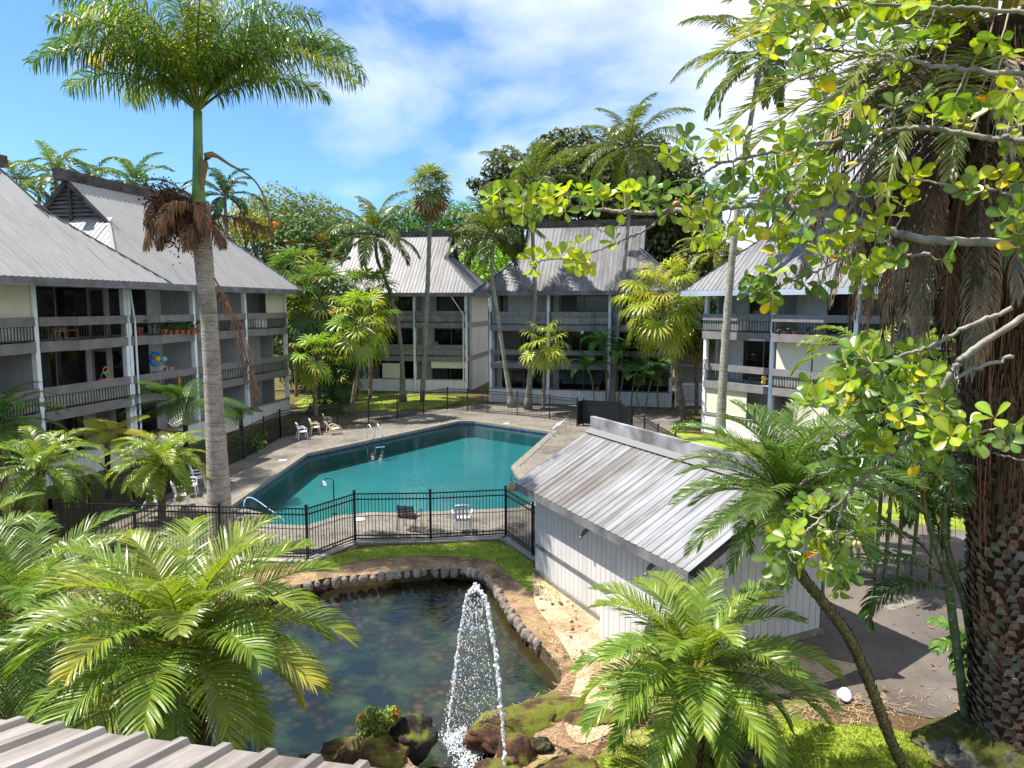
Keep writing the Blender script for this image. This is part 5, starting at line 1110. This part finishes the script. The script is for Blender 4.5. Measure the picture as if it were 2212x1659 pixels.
for (u, v, Y, c) in [(1746, 108, 5.0, (.35, .42, .12)), (1655, 374, 5.6, (.35, .42, .12)), (1928, 343, 5.1, (.3, .38, .1)), (1654, 506, 5.5, (.7, .55, .06)), (1276, 442, 6.1, (.38, .45, .15)), (1273, 572, 6.2, (.45, .42, .15)), (1461, 442, 5.9, (.35, .2, .08)), (2092, 954, 4.5, (.4, .4, .14)), (2090, 955, 4.55, (.4, .4, .14)), (1732, 1151, 5.1, (.42, .4, .15)), (1829, 1174, 5.1, (.45, .42, .15)), (1851, 1176, 5.12, (.48, .4, .15))]:
    q = MB(); p = D(u, v, Y)-o0; sphere(q, p, .033 if c[0] < .6 else .045, c); q.tube([p+Vector((0, 0, .03)), p+Vector((0, 0, .055))], .008, 6, (.3, .12, .06)); obj('fruit', q, M['item'], ct, True)
for k in range(15): # thin reddish aerial roots dangling near the palm trunk
    u = rg.choice([2045, 2065, 1985, 2010, 2140, 2185, 2120])+rg.uniform(-14, 14); v0 = rg.uniform(560, 900); v1 = v0+rg.uniform(250, 620); Y = rg.uniform(5.2, 6.2)
    a = D(u, v0, Y)-o0; b = D(u, min(v1, 1480), Y)-o0; q = MB(); q.tube([a, a.lerp(b, .35)+Vector((rg.gauss(0, .02), 0, 0)), a.lerp(b, .7)+Vector((rg.gauss(0, .03), 0, 0)), b+Vector((rg.gauss(0, .03), 0, 0))], .0026, 4, (.13, .05, .035)); obj('aerial_root', q, M['bark'], ct)

# ------------------------------------------------------------------ fountain
rg = random.Random(400); fo = D(1092, 1722, 10.0); fo.z = PONDZ
ft = thing('fountain', 'white arching fountain jet with falling droplets over the dark pond', 'fountain', tuple(fo))
SP_ = [D(1092, 1725, 10.0), D(1088, 1600, 10.25), D(1080, 1500, 10.4), D(1071, 1420, 10.55), D(1060, 1350, 10.7), D(1046, 1292, 10.85), D(1026, 1266, 11.0)]
SD_ = [D(1026, 1266, 11.0), D(1008, 1290, 11.15), D(997, 1350, 11.28), D(987, 1420, 11.38), D(976, 1500, 11.5), D(966, 1590, 11.6)]
def blobby(pts, r, dens, gap, seed, name):
    q = MB(); pl = bez([p-fo for p in pts], 60); pl = [p+Vector((noise.noise(p*7)*.02, 0, noise.noise(p*5+Vector((9, 0, 0)))*.02)) for p in pl]
    for i, p in enumerate(pl):
        if noise.noise(Vector((i*.23, seed, 0))) < gap: continue
        f = i/len(pl)
        for k in range(dens):
            vs, fs = ico(1); rr2 = r*rg.uniform(.45, 1.15); c = p+Vector((rg.gauss(0, r*.5), rg.gauss(0, r*.5), rg.gauss(0, r*1.4))); sz = rg.uniform(1, 2.2)
            q.add([(c.x+v.x*rr2*rg.uniform(.8, 1.2), c.y+v.y*rr2, c.z+v.z*rr2*sz) for v in vs], fs)
    obj(name, q, M['spray'], ft, True)
blobby(SP_, .024, 6, -1, 1, 'rising_jet'); blobby(SD_, .019, 4, -1, 2, 'falling_jet')
q = MB(); pl = bez([p-fo for p in SP_[1:]], 40); q.tube(pl, [.022+.008*math.sin(i*1.7) for i in range(len(pl))], 8); obj('jet_core', q, M['spray'], ft, True)
q = MB()
for k in range(2600):
    f = rg.random()**.6; v = 1275+f*345; w = 10+f*64
    u = 1024-f*8+rg.uniform(-w, w); Y = 11.1+.45*f+rg.uniform(-.15, .15); p = D(u, v, Y)-fo; r = rg.choice([.0022, .0028, .0035, .0045, .006, .009]) if rg.random() < .94 else .013
    if p.z < .0: continue
    vs, fs = ico(1); q.add([p+Vector((a.x*r, a.y*r, a.z*r*1.3)) for a in vs], fs)
for k in range(120):
    t = rg.random(); a = SP_[5].lerp(SD_[1], t)-fo; p = a+Vector((rg.gauss(0, .02), 0, -rg.uniform(0, .55))); r = rg.uniform(.005, .012); vs, fs = ico(1); q.add([p+Vector((a_.x*r, a_.y*r, a_.z*r*2.5)) for a_ in vs], fs)
o = obj('droplets', q, M['spray'], ft); o['kind'] = 'stuff'
q = MB()
for k in range(1900):
    a = rg.uniform(0, 6.28); rad_ = abs(rg.gauss(0, .23)); c = P(1000, 1606, PONDZ)-fo; p = c+Vector((math.cos(a)*rad_*1.2, math.sin(a)*rad_*.9, max(0, rg.gauss(.02, .06))+max(0, .16-rad_*.5)*rg.random())); r = rg.uniform(.006, .02)*(1.2-min(1, rad_*1.6)*.7)
    vs, fs = ico(1); q.add([p+v*r for v in vs], fs)
o = obj('splash_foam', q, M['spray'], ft, True); o['kind'] = 'stuff'
# cascade of white water into the outlet below the splash
q = MB()
for k in range(500):
    t = rg.random(); c = P(1005+rg.gauss(0, 16)+t*8, 1612+t*70, PONDZ+.02)-fo; r = rg.uniform(.006, .02); vs, fs = ico(1); q.add([c+v*r for v in vs], fs)
o = obj('spill_foam', q, M['spray'], ft, True); o['kind'] = 'stuff'

# ------------------------------------------------------------------ small shrubs
def shrub(label, base, blobs, col, fl, seed, size=.055, cnt=1500, flc=(.75, .12, .05), name='flowering_shrub'):
    rg = random.Random(seed); t = thing(name, label, 'shrub', tuple(base)); q = MB()
    for bx, by, bz, r in blobs: q.tube(bez([(0, 0, 0), (bx*.4, by*.4, bz*.5), (bx, by, bz)], 6), .012, 5, (.2, .16, .12))
    obj('stem', q, M['bark'], t); q = MB()
    for bx, by, bz, r in blobs: leafball(q, (bx, by, bz), r, int(cnt*r), size, col, rg, .85, [col, (col[0]*.6, col[1]*.7, col[2]), (col[0]*1.7, col[1]*1.4, col[2])])
    obj('foliage', q, M['leaf'], t); q = MB()
    for k in range(fl):
        bx, by, bz, r = rg.choice(blobs); a = rg.uniform(0, 6.28); c = Vector((bx+r*.8*math.cos(a), by-r*.75, bz+r*rg.uniform(-.2, .9)))
        leafball(q, c, .045, 16, .035, flc, rg)
    if fl: obj('blossom', q, M['leaf_far'], t)
    return t
shrub('small flowering shrub growing on the lava rocks beside the pond', D(812, 1618, 11.0), [(-.12, 0, .35, .19), (.1, 0, .5, .2), (.25, .05, .55, .16), (-.05, 0, .6, .16), (.02, .05, .3, .2), (-.2, 0, .5, .12), (.32, 0, .66, .1)], (.14, .22, .03), 7, 1, .07, 1500)
shrub('red flowering bush left of the bright palm by the shed', P(1352, 1560), [(-.1, 0, .75, .2), (.15, 0, .85, .22), (.35, .2, .95, .2), (.0, .3, .7, .2), (.6, .4, .9, .2), (-.3, .1, .6, .15)], (.1, .2, .03), 30, 2, .06, 900)
shrub('second red flowering bush at the sandy path under the palm fronds', P(1395, 1480), [(-.1, 0, .5, .2), (.15, 0, .6, .22), (.35, .2, .6, .2)], (.1, .2, .03), 26, 3, .06, 900)
shrub('low leafy plant at the foot of the right block corner', P(1480, 935), [(0, 0, .4, .35), (.4, 0, .5, .3), (-.5, .2, .3, .3)], (.1, .22, .03), 0, 4, .14, 400, name='leafy_plant')
shrub('dark bush behind the left fence near the royal palm', P(520, 985), [(0, 0, .5, .5), (.5, .6, .5, .5), (-.4, 1.0, .6, .5), (.2, 2, .5, .5)], (.05, .13, .02), 0, 5, .15, 400, name='leafy_plant')
shrub('pale flowering bush beside the grass past the shed roof', P(2030, 1085), [(0, 0, .5, .5), (.7, 0, .5, .5), (-.6, .2, .4, .4)], (.13, .25, .03), 12, 6, .12, 500, (.8, .6, .55))

# ------------------------------------------------------------------ pool furniture and fittings
def chair(label, pos, rz, mat, oval=False, name='plastic_chair', group=None, sc=1.0, tilt=0):
    t = thing(name, label, 'chair', tuple(pos), rz, group); t.scale = (sc, sc, sc)
    if tilt: t.rotation_euler = (tilt, 0, rz)
    m = M[mat]
    q = MB(); n = 10; vs = []
    for k, z in ((0, .42), (1, .445)):
        for i in range(n*2):
            a = 2*math.pi*i/(n*2); e = .5; x = .25*abs(math.cos(a))**e*math.copysign(1, math.cos(a)); y = .23*abs(math.sin(a))**e*math.copysign(1, math.sin(a)); vs.append((x, y, z+(.012 if y > .1 else 0)))
    N_ = n*2; q.add(vs, [tuple(range(N_))[::-1], tuple(range(N_, 2*N_))]+[(i, (i+1) % N_, N_+(i+1) % N_, N_+i) for i in range(N_)]); obj('seat', q, m, t)
    q = MB(); cols = 9; rows = 8; vs = []
    for th in (0, .022):
        for r in range(rows):
            f = r/(rows-1); z = .44+.5*f; hw = (.24*math.sqrt(max(.03, 1-((f-.5)/.56)**2)) if oval else .235*(1-.08*f-(.12 if f > .95 else 0)))
            for c in range(cols):
                g = c/(cols-1)*2-1; vs.append((g*hw, -.215-.12*f+.05*g*g-th, z-(.02*g*g if f > .9 else 0)))
    fs = []; RC = rows*cols
    for r in range(rows-1):
        for c in range(cols-1):
            if not oval and c % 2 == 1 and 1 <= r < rows-2: continue
            a = r*cols+c; fs += [(a, a+1, a+cols+1, a+cols), (RC+a, RC+a+cols, RC+a+cols+1, RC+a+1)]
    q.add(vs, fs); q.tube([vs[r*cols] for r in range(rows)]+[vs[(rows-1)*cols+c] for c in range(cols)]+[vs[r*cols+cols-1] for r in range(rows-1, -1, -1)], .016, 6); obj('backrest', q, m, t, True)
    for s in (-1, 1):
        q = MB(); q.tube(bez([(s*.24, -.27, .66), (s*.29, -.1, .665), (s*.3, .12, .66), (s*.28, .21, .63)], 9), .024, 7); obj('armrest', q, m, t, True)
        q = MB(); q.tube([(s*.285, .2, .65), (s*.26, .2, .44), (s*.285, .235, 0)], [.022, .028, .018], 7); obj('leg', q, m, t)
        q = MB(); q.tube([(s*.22, -.2, .44), (s*.27, -.29, 0)], [.028, .018], 7); obj('leg', q, m, t)
    return t
A_ = -math.pi/2
chair('white plastic chair nearest the camera in the row left of the royal palm', P(394, 1094), A_+.35, 'white_plastic', True)
chair('white plastic chair in the middle of the row left of the royal palm', P(412, 1072), A_+.3, 'white_plastic', True)
chair('white plastic chair farthest back in the row left of the royal palm', P(430, 1054), A_+.4, 'white_plastic', True)
chair('white chair tipped low on the deck beside the small palm trunk', P(325, 1102)+Vector((0, 0, -.05)), A_+.2, 'white_plastic', False, tilt=-.35)
chair('bright white square backed plastic chair, leftmost of the far chairs', P(653, 949), A_+.5, 'white_plastic', False)
chair('cream round backed plastic chair second from left of the far chairs', P(681, 939), A_+.45, 'cream_plastic', True)
chair('cream round backed plastic chair behind the tubular lounge chair', P(708, 926), A_+.5, 'cream_plastic', True)
# tube framed lounge chair
t = thing('lounge_chair', 'low tan tubular lounge chair in front of the cream chairs', 'chair', tuple(P(722, 938)), A_+.6)
for s in (-1, 1):
    q = MB(); q.tube(bez([(s*.28, -.35, .02), (s*.28, -.3, .4), (s*.28, 0, .55), (s*.28, .3, .4), (s*.28, .38, .02)], 16), .022, 7); obj('side_hoop', q, M['cream_plastic'], t, True)
q = MB()
for i in range(8): q.beam((-.27, -.2+i*.065, .30+.01*i), (.27, -.2+i*.065, .30+.01*i), .045, .012)
obj('seat', q, M['cream_plastic'], t); q = MB()
for i in range(8): q.beam((-.26, -.22-i*.04, .36+i*.055), (.26, -.22-i*.04, .36+i*.055), .045, .012, up=(0, 1, .5))
obj('backrest', q, M['cream_plastic'], t)
wc = chair('white plastic armchair seen from behind on the near deck facing the pool', P(999, 1150), .05, 'white_plastic', False, sc=1.05)
t = thing('slatted_chair', 'dark brown slatted chair seen from behind on the near deck facing the pool', 'chair', tuple(P(886, 1143)), -.25)
for s in (-1, 1):
    q = MB(); q.tube([(s*.3, -.3, .02), (s*.3, -.27, .62), (s*.3, .25, .62), (s*.3, .28, .02)], .018, 6); obj('leg_frame', q, M['brown_metal'], t)
q = MB()
for i in range(8): q.beam((-.29, -.24+i*.065, .42), (.29, -.24+i*.065, .42), .045, .012)
obj('seat', q, M['brown_metal'], t); q = MB()
for i in range(8): q.beam((-.29, -.27-i*.018, .47+i*.055), (.29, -.27-i*.018, .47+i*.055), .04, .012, up=(0, 1, .2))
for s in (-1, 0, 1): q.tube([(s*.24, -.25, .42), (s*.24, -.41, .92)], .012, 5)
obj('backrest', q, M['brown_metal'], t)
def ladder(label, e0, e1, dirv, name='pool_ladder'):
    """two bent rails; e0,e1 deck feet, dirv points over the water"""
    c = (e0+e1)/2; t = thing(name, label, 'pool ladder', tuple(c)); dv = Vector(dirv).normalized()
    for e in (e0, e1):
        q = MB(); l = e-c
        q.tube(bez([l-dv*.75, l-dv*.72+Vector((0, 0, .55)), l-dv*.5+Vector((0, 0, .85)), l-dv*.1+Vector((0, 0, .6)), l+dv*.15+Vector((0, 0, .3)), l-dv*.05+Vector((0, 0, .05)), l-dv*.12], 28), .024, 8); obj('handrail', q, M['chrome'], t, True)
    q = MB(); w = (e1-e0)*.5; q.beam(-w+dv*.35+Vector((0, 0, -.3)), w+dv*.35+Vector((0, 0, -.3)), .12, .03); obj('step', q, M['white_plastic'], t)
ladder('steel pool ladder with two bent handrails on the far left pool edge', P(806, 953), P(824, 951), (.6, -.8, 0))
ladder('steel pool ladder at the far right corner of the pool', P(1196, 944), P(1207, 938), (-.85, -.3, 0))
t = thing('stair_handrail', 'single pale blue handrail leading into the shallow end of the pool', 'handrail', tuple(P(526, 1116)))
q = MB(); q.tube(bez([(0, 0, 0), (.05, .05, .55), (.3, .1, .62), (.9, .0, .25), (1.4, -.1, -.1), (1.5, -.1, -.6)], 24), .02, 8); obj('rail', q, simple('pale_blue_tube', (.5, .6, .75), .3, .05), t, True)
q = MB(); q.lathe((0, 0, -.01), [(.07, 0), (.07, .02), (.03, .03)]); obj('flange', q, M['chrome'], t)
t = thing('pool_shower', 'thin black outdoor shower pole with round head behind the near fence', 'shower', tuple(P(724, 1180)))
q = MB(); q.tube([(0, 0, 0), (0, 0, 2.0)], .018, 8); q.tube(bez([(0, 0, 2.0), (-.05, 0, 2.07), (-.22, 0, 2.07), (-.28, 0, 2.02)], 8), .013, 6); obj('pole', q, M['black'], t)
q = MB(); q.lathe((-.28, 0, 1.86), [(.01, .16), (.05, .12), (.1, .03), (.1, 0)]); obj('shower_head', q, M['chrome'], t); q = MB(); q.tube([(-.08, 0, 1.0), (.08, 0, 1.0)], .02, 6); q.lathe((0, 0, 0), [(.09, 0), (.09, .02), (.03, .04)]); obj('valve', q, M['black'], t)
for lb, (u, v) in (('white round skimmer lid on the left side of the deck', (611, 996)), ('white round skimmer lid on the near deck behind the fence', (776, 1124)), ('white round skimmer lid at the far end of the deck', (1094, 916))):
    q = MB(); q.lathe((0, 0, 0), [(.19, 0), (.19, .02), (.15, .03), (.002, .03)], 20); o = obj('skimmer_lid', q, M['white_plastic']); p = P(u, v); o.location = (p.x, p.y, .025); tag(o, lb, 'lid')
t = thing('bucket_lid', 'white round container lying on its side at the edge of the driveway', 'container', tuple(P(1822, 1512)+Vector((0, 0, .1))), .4); t.rotation_euler = (R(55), 0, .3)
q = MB(); q.lathe((0, 0, -.06), [(.002, 0), (.1, 0), (.115, .09), (.002, .09)], 20); obj('tub', q, M['white_plastic'], t); q = MB(); q.lathe((0, 0, .032), [(.002, 0), (.125, 0), (.125, .02), (.1, .028), (.002, .024)], 20); obj('lid', q, M['white_plastic'], t)
t = thing('ground_spotlight', 'small black floodlight standing on the sandy ground by the shed corner', 'spotlight', tuple(P(1163, 1234)), .3)
q = MB(); q.box(-.13, .13, -.1, .1, 0, .12); q.tube([(0, 0, .1), (0, 0, .17)], .03, 8); obj('base', q, M['black'], t); q = MB(); q.beam((0, -.09, .2), (0, .09, .26), .17, .13); obj('lamp_head', q, M['black'], t)
t = thing('hanging_bell', 'small copper bell hanging under the left corner of the shed roof', 'bell', tuple(D(1104, 1050, 18.5)))
q = MB(); q.tube([(0, 0, .12), (0, 0, .3)], .01, 5); obj('hanger', q, M['black'], t); q = MB(); q.lathe((0, 0, -.12), [(.12, 0), (.1, .05), (.06, .09), (.05, .2), (.015, .25)], 16, (.35, .13, .08)); obj('bell_body', q, M['item'], t, True)
q = MB()
pts = [P(1290, 950)+Vector((0, 0, .04))]
hp = P(1288, 940); t = bez([hp, hp+Vector((.5, .3, .0)), hp+Vector((.9, -.2, 0)), hp+Vector((.5, -.6, 0)), hp+Vector((-.2, -.5, 0))], 24); q.tube([(p.x, p.y, .05) for p in t], .018, 6, (.6, .5, .32)); tag(obj('garden_hose', q, M['item']), 'tan hose curled on the deck behind the shed roof', 'hose')
# stains of fallen palm boots on the shed roof
# ------------------------------------------------------------------ balcony belongings
rg = random.Random(500)
def pot(label, b, x, y, z, r, plant, seed, group=None):
    p = world_of(b, x, y, z); t = thing('potted_plant', label, 'potted plant', tuple(p), group=group)
    q = MB(); q.lathe((0, 0, 0), [(r*.7, 0), (r*.95, r*1.3), (r*1.05, r*1.3), (r*1.05, r*1.55), (r*.9, r*1.55)], 12, (.4, .12, .05)); obj('pot', q, M['item'], t)
    q = MB(); rn = random.Random(seed)
    for k in range(plant):
        frond(q, (0, 0, r*1.5), k*2.4, R(rn.uniform(30, 80)), r*rn.uniform(2.5, 4), 9, r*1.1, r*.22, 1.4, (.06, .14, .03), rn, rw=.006)
    obj('leaves', q, M['leaf'], t)
names = ['leftmost', 'second', 'third', 'fourth', 'fifth', 'rightmost']
for i in range(6): pot('terracotta pot, %s of six along the top balcony left of the royal palm' % names[i], B2, 2.0+i*.47, -.28, FL[2]+.01, .2 if i in (0, 5) else .15, 5, i, 'terracotta pots on the top balcony')
pot('spiky palm in a pot behind the railing of the top balcony left of the trunk', B2, 3.4, .6, FL[2]+.01, .3, 14, 31)
pot('leafy pot plant near the dividing post on the top balcony', B2, 1.2, .5, FL[2]+.01, .28, 12, 32)
pot('potted plant partly hidden by the royal palm on the top balcony', B2, 5.3, .4, FL[2]+.01, .22, 9, 33)
pot('small red leaved pot on the far right of the central balconies', B5, 3.6, .3, FL[2]+.01, .2, 9, 34)
for i, x in enumerate((5.3, 5.9, 6.6, 7.3)): pot('small plant pot, number %s from the post on the right block top balcony' % ['one', 'two', 'three', 'four'][i], B6, x, -.25, FL[2]+.01, .12, 6, 40+i)
pot('green plant on the middle wall of the central block ground floor', B5, 8.1, .0, 1.1, .14, 8, 55); pot('pair of small plants on the left end of the central block low wall', B5, 4.8, .0, 1.1, .1, 7, 56)
def wicker(label, b, x, y, z, rz):
    p = world_of(b, x, y, z); t = thing('wicker_chair', label, 'chair', tuple(p), rz); c = (.36, .22, .1)
    for s in (-1, 1):
        for u in (-1, 1): q = MB(); q.tube([(s*.22, u*.2, 0), (s*.2, u*.18, .42)], .02, 6, c); obj('leg', q, M['item'], t)
        q = MB(); q.tube(bez([(s*.24, -.2, .66), (s*.27, .1, .66), (s*.22, .2, .43)], 8), .02, 6, c); obj('armrest', q, M['item'], t)
    q = MB(); q.box(-.24, .24, -.22, .22, .4, .44, c); obj('seat', q, M['item'], t); q = MB()
    for i in range(9): a = -1+2*i/8; q.tube([(a*.23, -.2, .43), (a*.26, -.28+.05*a*a, .9-.08*a*a)], .012, 5, c)
    q.tube(bez([(-.26, -.23, .82), (0, -.28, .92), (.26, -.23, .82)], 8), .02, 6, c); obj('backrest', q, M['item'], t)
wicker('wicker chair on the left of the top balcony of the nearest block', B1, 11.3, .3, FL[2]+.01, 1.2); wicker('second wicker chair beside the round table on the nearest top balcony', B1, 12.3, .5, FL[2]+.01, -1.0)
def table(label, b, x, y, z, h, r, c):
    p = world_of(b, x, y, z); t = thing('stool', label, 'stool', tuple(p)); q = MB(); q.lathe((0, 0, h), [(r, 0), (r, .03), (.002, .03)], 14, c); obj('top', q, M['item'], t)
    for k in range(4): a = k*1.57+.78; q = MB(); q.tube([(math.cos(a)*r*.9, math.sin(a)*r*.9, 0), (math.cos(a)*r*.6, math.sin(a)*r*.6, h)], .018, 6, c); obj('leg', q, M['item'], t)
table('brown wooden stool on the nearest top balcony', B1, 13.7, .1, FL[2]+.01, .55, .2, (.2, .09, .04)); table('white round table between the wicker chairs on the nearest top balcony', B1, 11.8, .7, FL[2]+.01, .5, .3, (.6, .6, .6))
table('small wooden stool on the second floor balcony left of the toys', B2, .6, .2, FL[1]+.01, .45, .22, (.4, .18, .08))
# toys
def toy(label, b, x, y, z, parts_, cat='toy'):
    p = world_of(b, x, y, z); t = thing('toy', label, cat, tuple(p), b.rotation_euler.z)
    for nm, kind, a, c in parts_:
        q = MB()
        if kind == 'ball': sphere(q, a[:3], a[3], c)
        if kind == 'box': q.box(*a, c)
        if kind == 'ring': q.tube([(a[0]+a[3]*math.cos(k*.524), a[1], a[2]+a[3]*math.sin(k*.524)) for k in range(13)], a[4], 6, c)
        if kind == 'tube': q.tube([a[0], a[1]], a[2], 7, c)
        obj(nm, q, M['item'], t, kind == 'ball')
RD, BL, YE, GR_, OR, PU = (.6, .04, .04), (.03, .2, .6), (.7, .5, .03), (.1, .5, .06), (.8, .2, .03), (.3, .05, .4)
toy('orange, green and blue looped marble toy on the second floor of the nearest block', B1, 14.0, .45, FL[1]+.95, [('loop', 'ring', (0, 0, .4, .16, .03), OR), ('loop', 'ring', (.1, 0, .25, .14, .03), GR_), ('loop', 'ring', (-.12, 0, .15, .18, .03), BL), ('base', 'box', (-.35, .35, -.1, .1, -.02, .05), OR)])
toy('blue and yellow inflatable ring high in the toy pile on the second floor balcony', B2, 2.6, .7, FL[1]+1.35, [('ring', 'ring', (0, 0, .25, .3, .1), BL), ('disc', 'ball', (.05, -.06, .25, .17), YE), ('fin', 'ball', (.6, 0, .2, .18), (.2, .55, .6)), ('bag', 'ball', (.9, .1, .15, .15), PU)])
toy('plastic toy kitchen with white arch under the blue ring', B2, 3.0, .7, FL[1]+.5, [('arch', 'ring', (.2, 0, .4, .3, .03), (.6, .6, .6)), ('body', 'box', (-.3, .6, 0, .3, .1, .45), (.05, .3, .55)), ('tray', 'box', (-.5, .5, -.15, 0, .3, .36), RD), ('crate', 'box', (.65, 1.0, 0, .3, 0, .6), (.5, .25, .15))])
toy('green toy car on the second floor balcony floor', B2, 1.9, .0, FL[1]+.02, [('body', 'box', (-.35, .45, -.2, .2, .12, .32), (.12, .3, .06)), ('hood', 'ball', (-.2, 0, .3, .2), (.15, .45, .08)), ('wheel', 'tube', ((-.2, -.25, .12), (-.2, .25, .12), .12), (.02, .02, .02)), ('wheel', 'tube', ((.3, -.25, .12), (.3, .25, .12), .12), (.02, .02, .02))])
toy('yellow toy slide post on the second floor balcony', B2, 3.3, .0, FL[1]+.02, [('post', 'box', (0, .12, -.05, .05, 0, .62), YE), ('foot', 'box', (-.1, .22, -.1, .1, .0, .05), YE)])
toy('orange crate with green lid on the second floor balcony near the far corner', B2, 10.6, .7, FL[1]+.02, [('crate', 'box', (0, .6, 0, .4, .5, .85), (.5, .25, .1)), ('lid', 'box', (-.03, .63, -.03, .43, .85, .9), (.1, .4, .2)), ('stand', 'box', (.05, .55, .05, .35, 0, .5), (.1, .1, .1))], 'crate')
toy('cardboard boxes stacked behind the top railing of the right block', B6, 2.6, .9, FL[2]+.6, [('box', 'box', (0, .7, 0, .5, .2, .6), (.3, .17, .09)), ('box', 'box', (-.7, -.05, 0, .5, .2, .45), (.34, .2, .11)), ('stand', 'box', (-.7, .7, .05, .45, -.6, .19), (.1, .1, .1))], 'boxes')
toy('yellow flower decoration beside a bicycle wheel on the right block second floor', B6, 4.1, .0, FL[1]+.05, [('head', 'ball', (0, 0, .4, .16), (.75, .55, .08)), ('head', 'ball', (-.05, 0, .18, .13), (.75, .5, .05)), ('wheel', 'ring', (-.7, .1, .3, .27, .018), (.02, .02, .02)), ('wheel', 'ring', (-1.2, .1, .3, .27, .018), (.02, .02, .02)), ('frame', 'tube', ((-.7, .1, .3), (-1.1, .1, .62), .015), (.05, .05, .05))], 'decoration')
toy('pink towel hanging behind the railing panels of the right block', B6, 5.3, .05, FL[1]+.1, [('cloth', 'box', (0, .45, 0, .03, .0, .6), (.6, .2, .25))], 'towel')
toy('white round table lamp on the corner rail of the right block', B6, .4, -.3, FL[1]+1.02, [('stem', 'tube', ((0, 0, 0), (0, 0, .2), .03), (.6, .6, .6)), ('cap', 'ball', (0, 0, .25, .13), (.75, .75, .72))], 'lamp')
toy('round orange wall clock between the balconies of the left row', B2, 8.9, 1.85, FL[2]+1.8, [('face', 'tube', ((0, -.02, 0), (0, -.06, 0), .22), (.5, .2, .05))], 'clock')
toy('white security camera dome under the central block balcony', B5, 7.0, -.45, FL[1]+2.35, [('bracket', 'tube', ((0, .2, .1), (0, 0, .05), .03), (.6, .6, .6)), ('dome', 'ball', (0, -.03, 0, .13), (.7, .7, .7))], 'camera')
toy('air conditioner box on the second floor railing of the left of centre block', B3, 9.6, .2, FL[1]+.95, [('casing', 'box', (0, .8, 0, .4, .0, .32), (.5, .42, .32)), ('unit', 'box', (.95, 1.3, 0, .3, .0, .3), (.25, .2, .17))], 'air conditioner')
# flag hanging in the corner of the right block top balcony
p = world_of(B6, 4.15, .35, FL[2]+.25); fl = thing('flag', 'red, white and blue flag hanging on the right block top balcony', 'flag', tuple(p), B6.rotation_euler.z)
q = MB(); n = 10; ww, hh = .62, 1.75
def cf(a, b): return (a-.5)*ww, .04*math.sin(a*9), b*hh
def patch(a0, a1, b0, b1, col, dy=0):
    vs = []; k = 6
    for i in range(k+1):
        a = a0+(a1-a0)*i/k; x, y, _ = cf(a, 0); vs += [(x, y-dy, b0*hh), (x, y-dy, b1*hh)]
    q.add(vs, [(2*i, 2*i+2, 2*i+3, 2*i+1) for i in range(k)], col)
st = [(.7, .7, .7), (.55, .03, .04), (.03, .05, .3)]
for i in range(6): patch(i/6, (i+1)/6, 0, 1, st[(i+2) % 3])
patch(.0, 1, .5, 1, (.03, .05, .3), .004)
patch(.42, .58, .5, 1, (.7, .7, .7), .006); patch(0, 1, .72, .79, (.7, .7, .7), .006); patch(.455, .545, .5, 1, (.6, .03, .04), .008); patch(0, 1, .738, .772, (.6, .03, .04), .008)
obj('cloth', q, M['item'], fl)
q = MB()
for s in (-1, 1):
    for w_, c, dy in ((.07, (.7, .7, .7), .05), (.03, (.6, .03, .04), .054)):
        q.beam((-.3, -dy, hh*(.75-s*.245)), (.3, -dy, hh*(.75+s*.245)), .004, w_, col=c)
obj('diagonal_cross', q, M['item'], fl)
q = MB(); q.tube([(-.33, 0, hh), (.33, 0, hh)], .012, 6, (.3, .3, .3)); obj('rod', q, M['item'], fl)
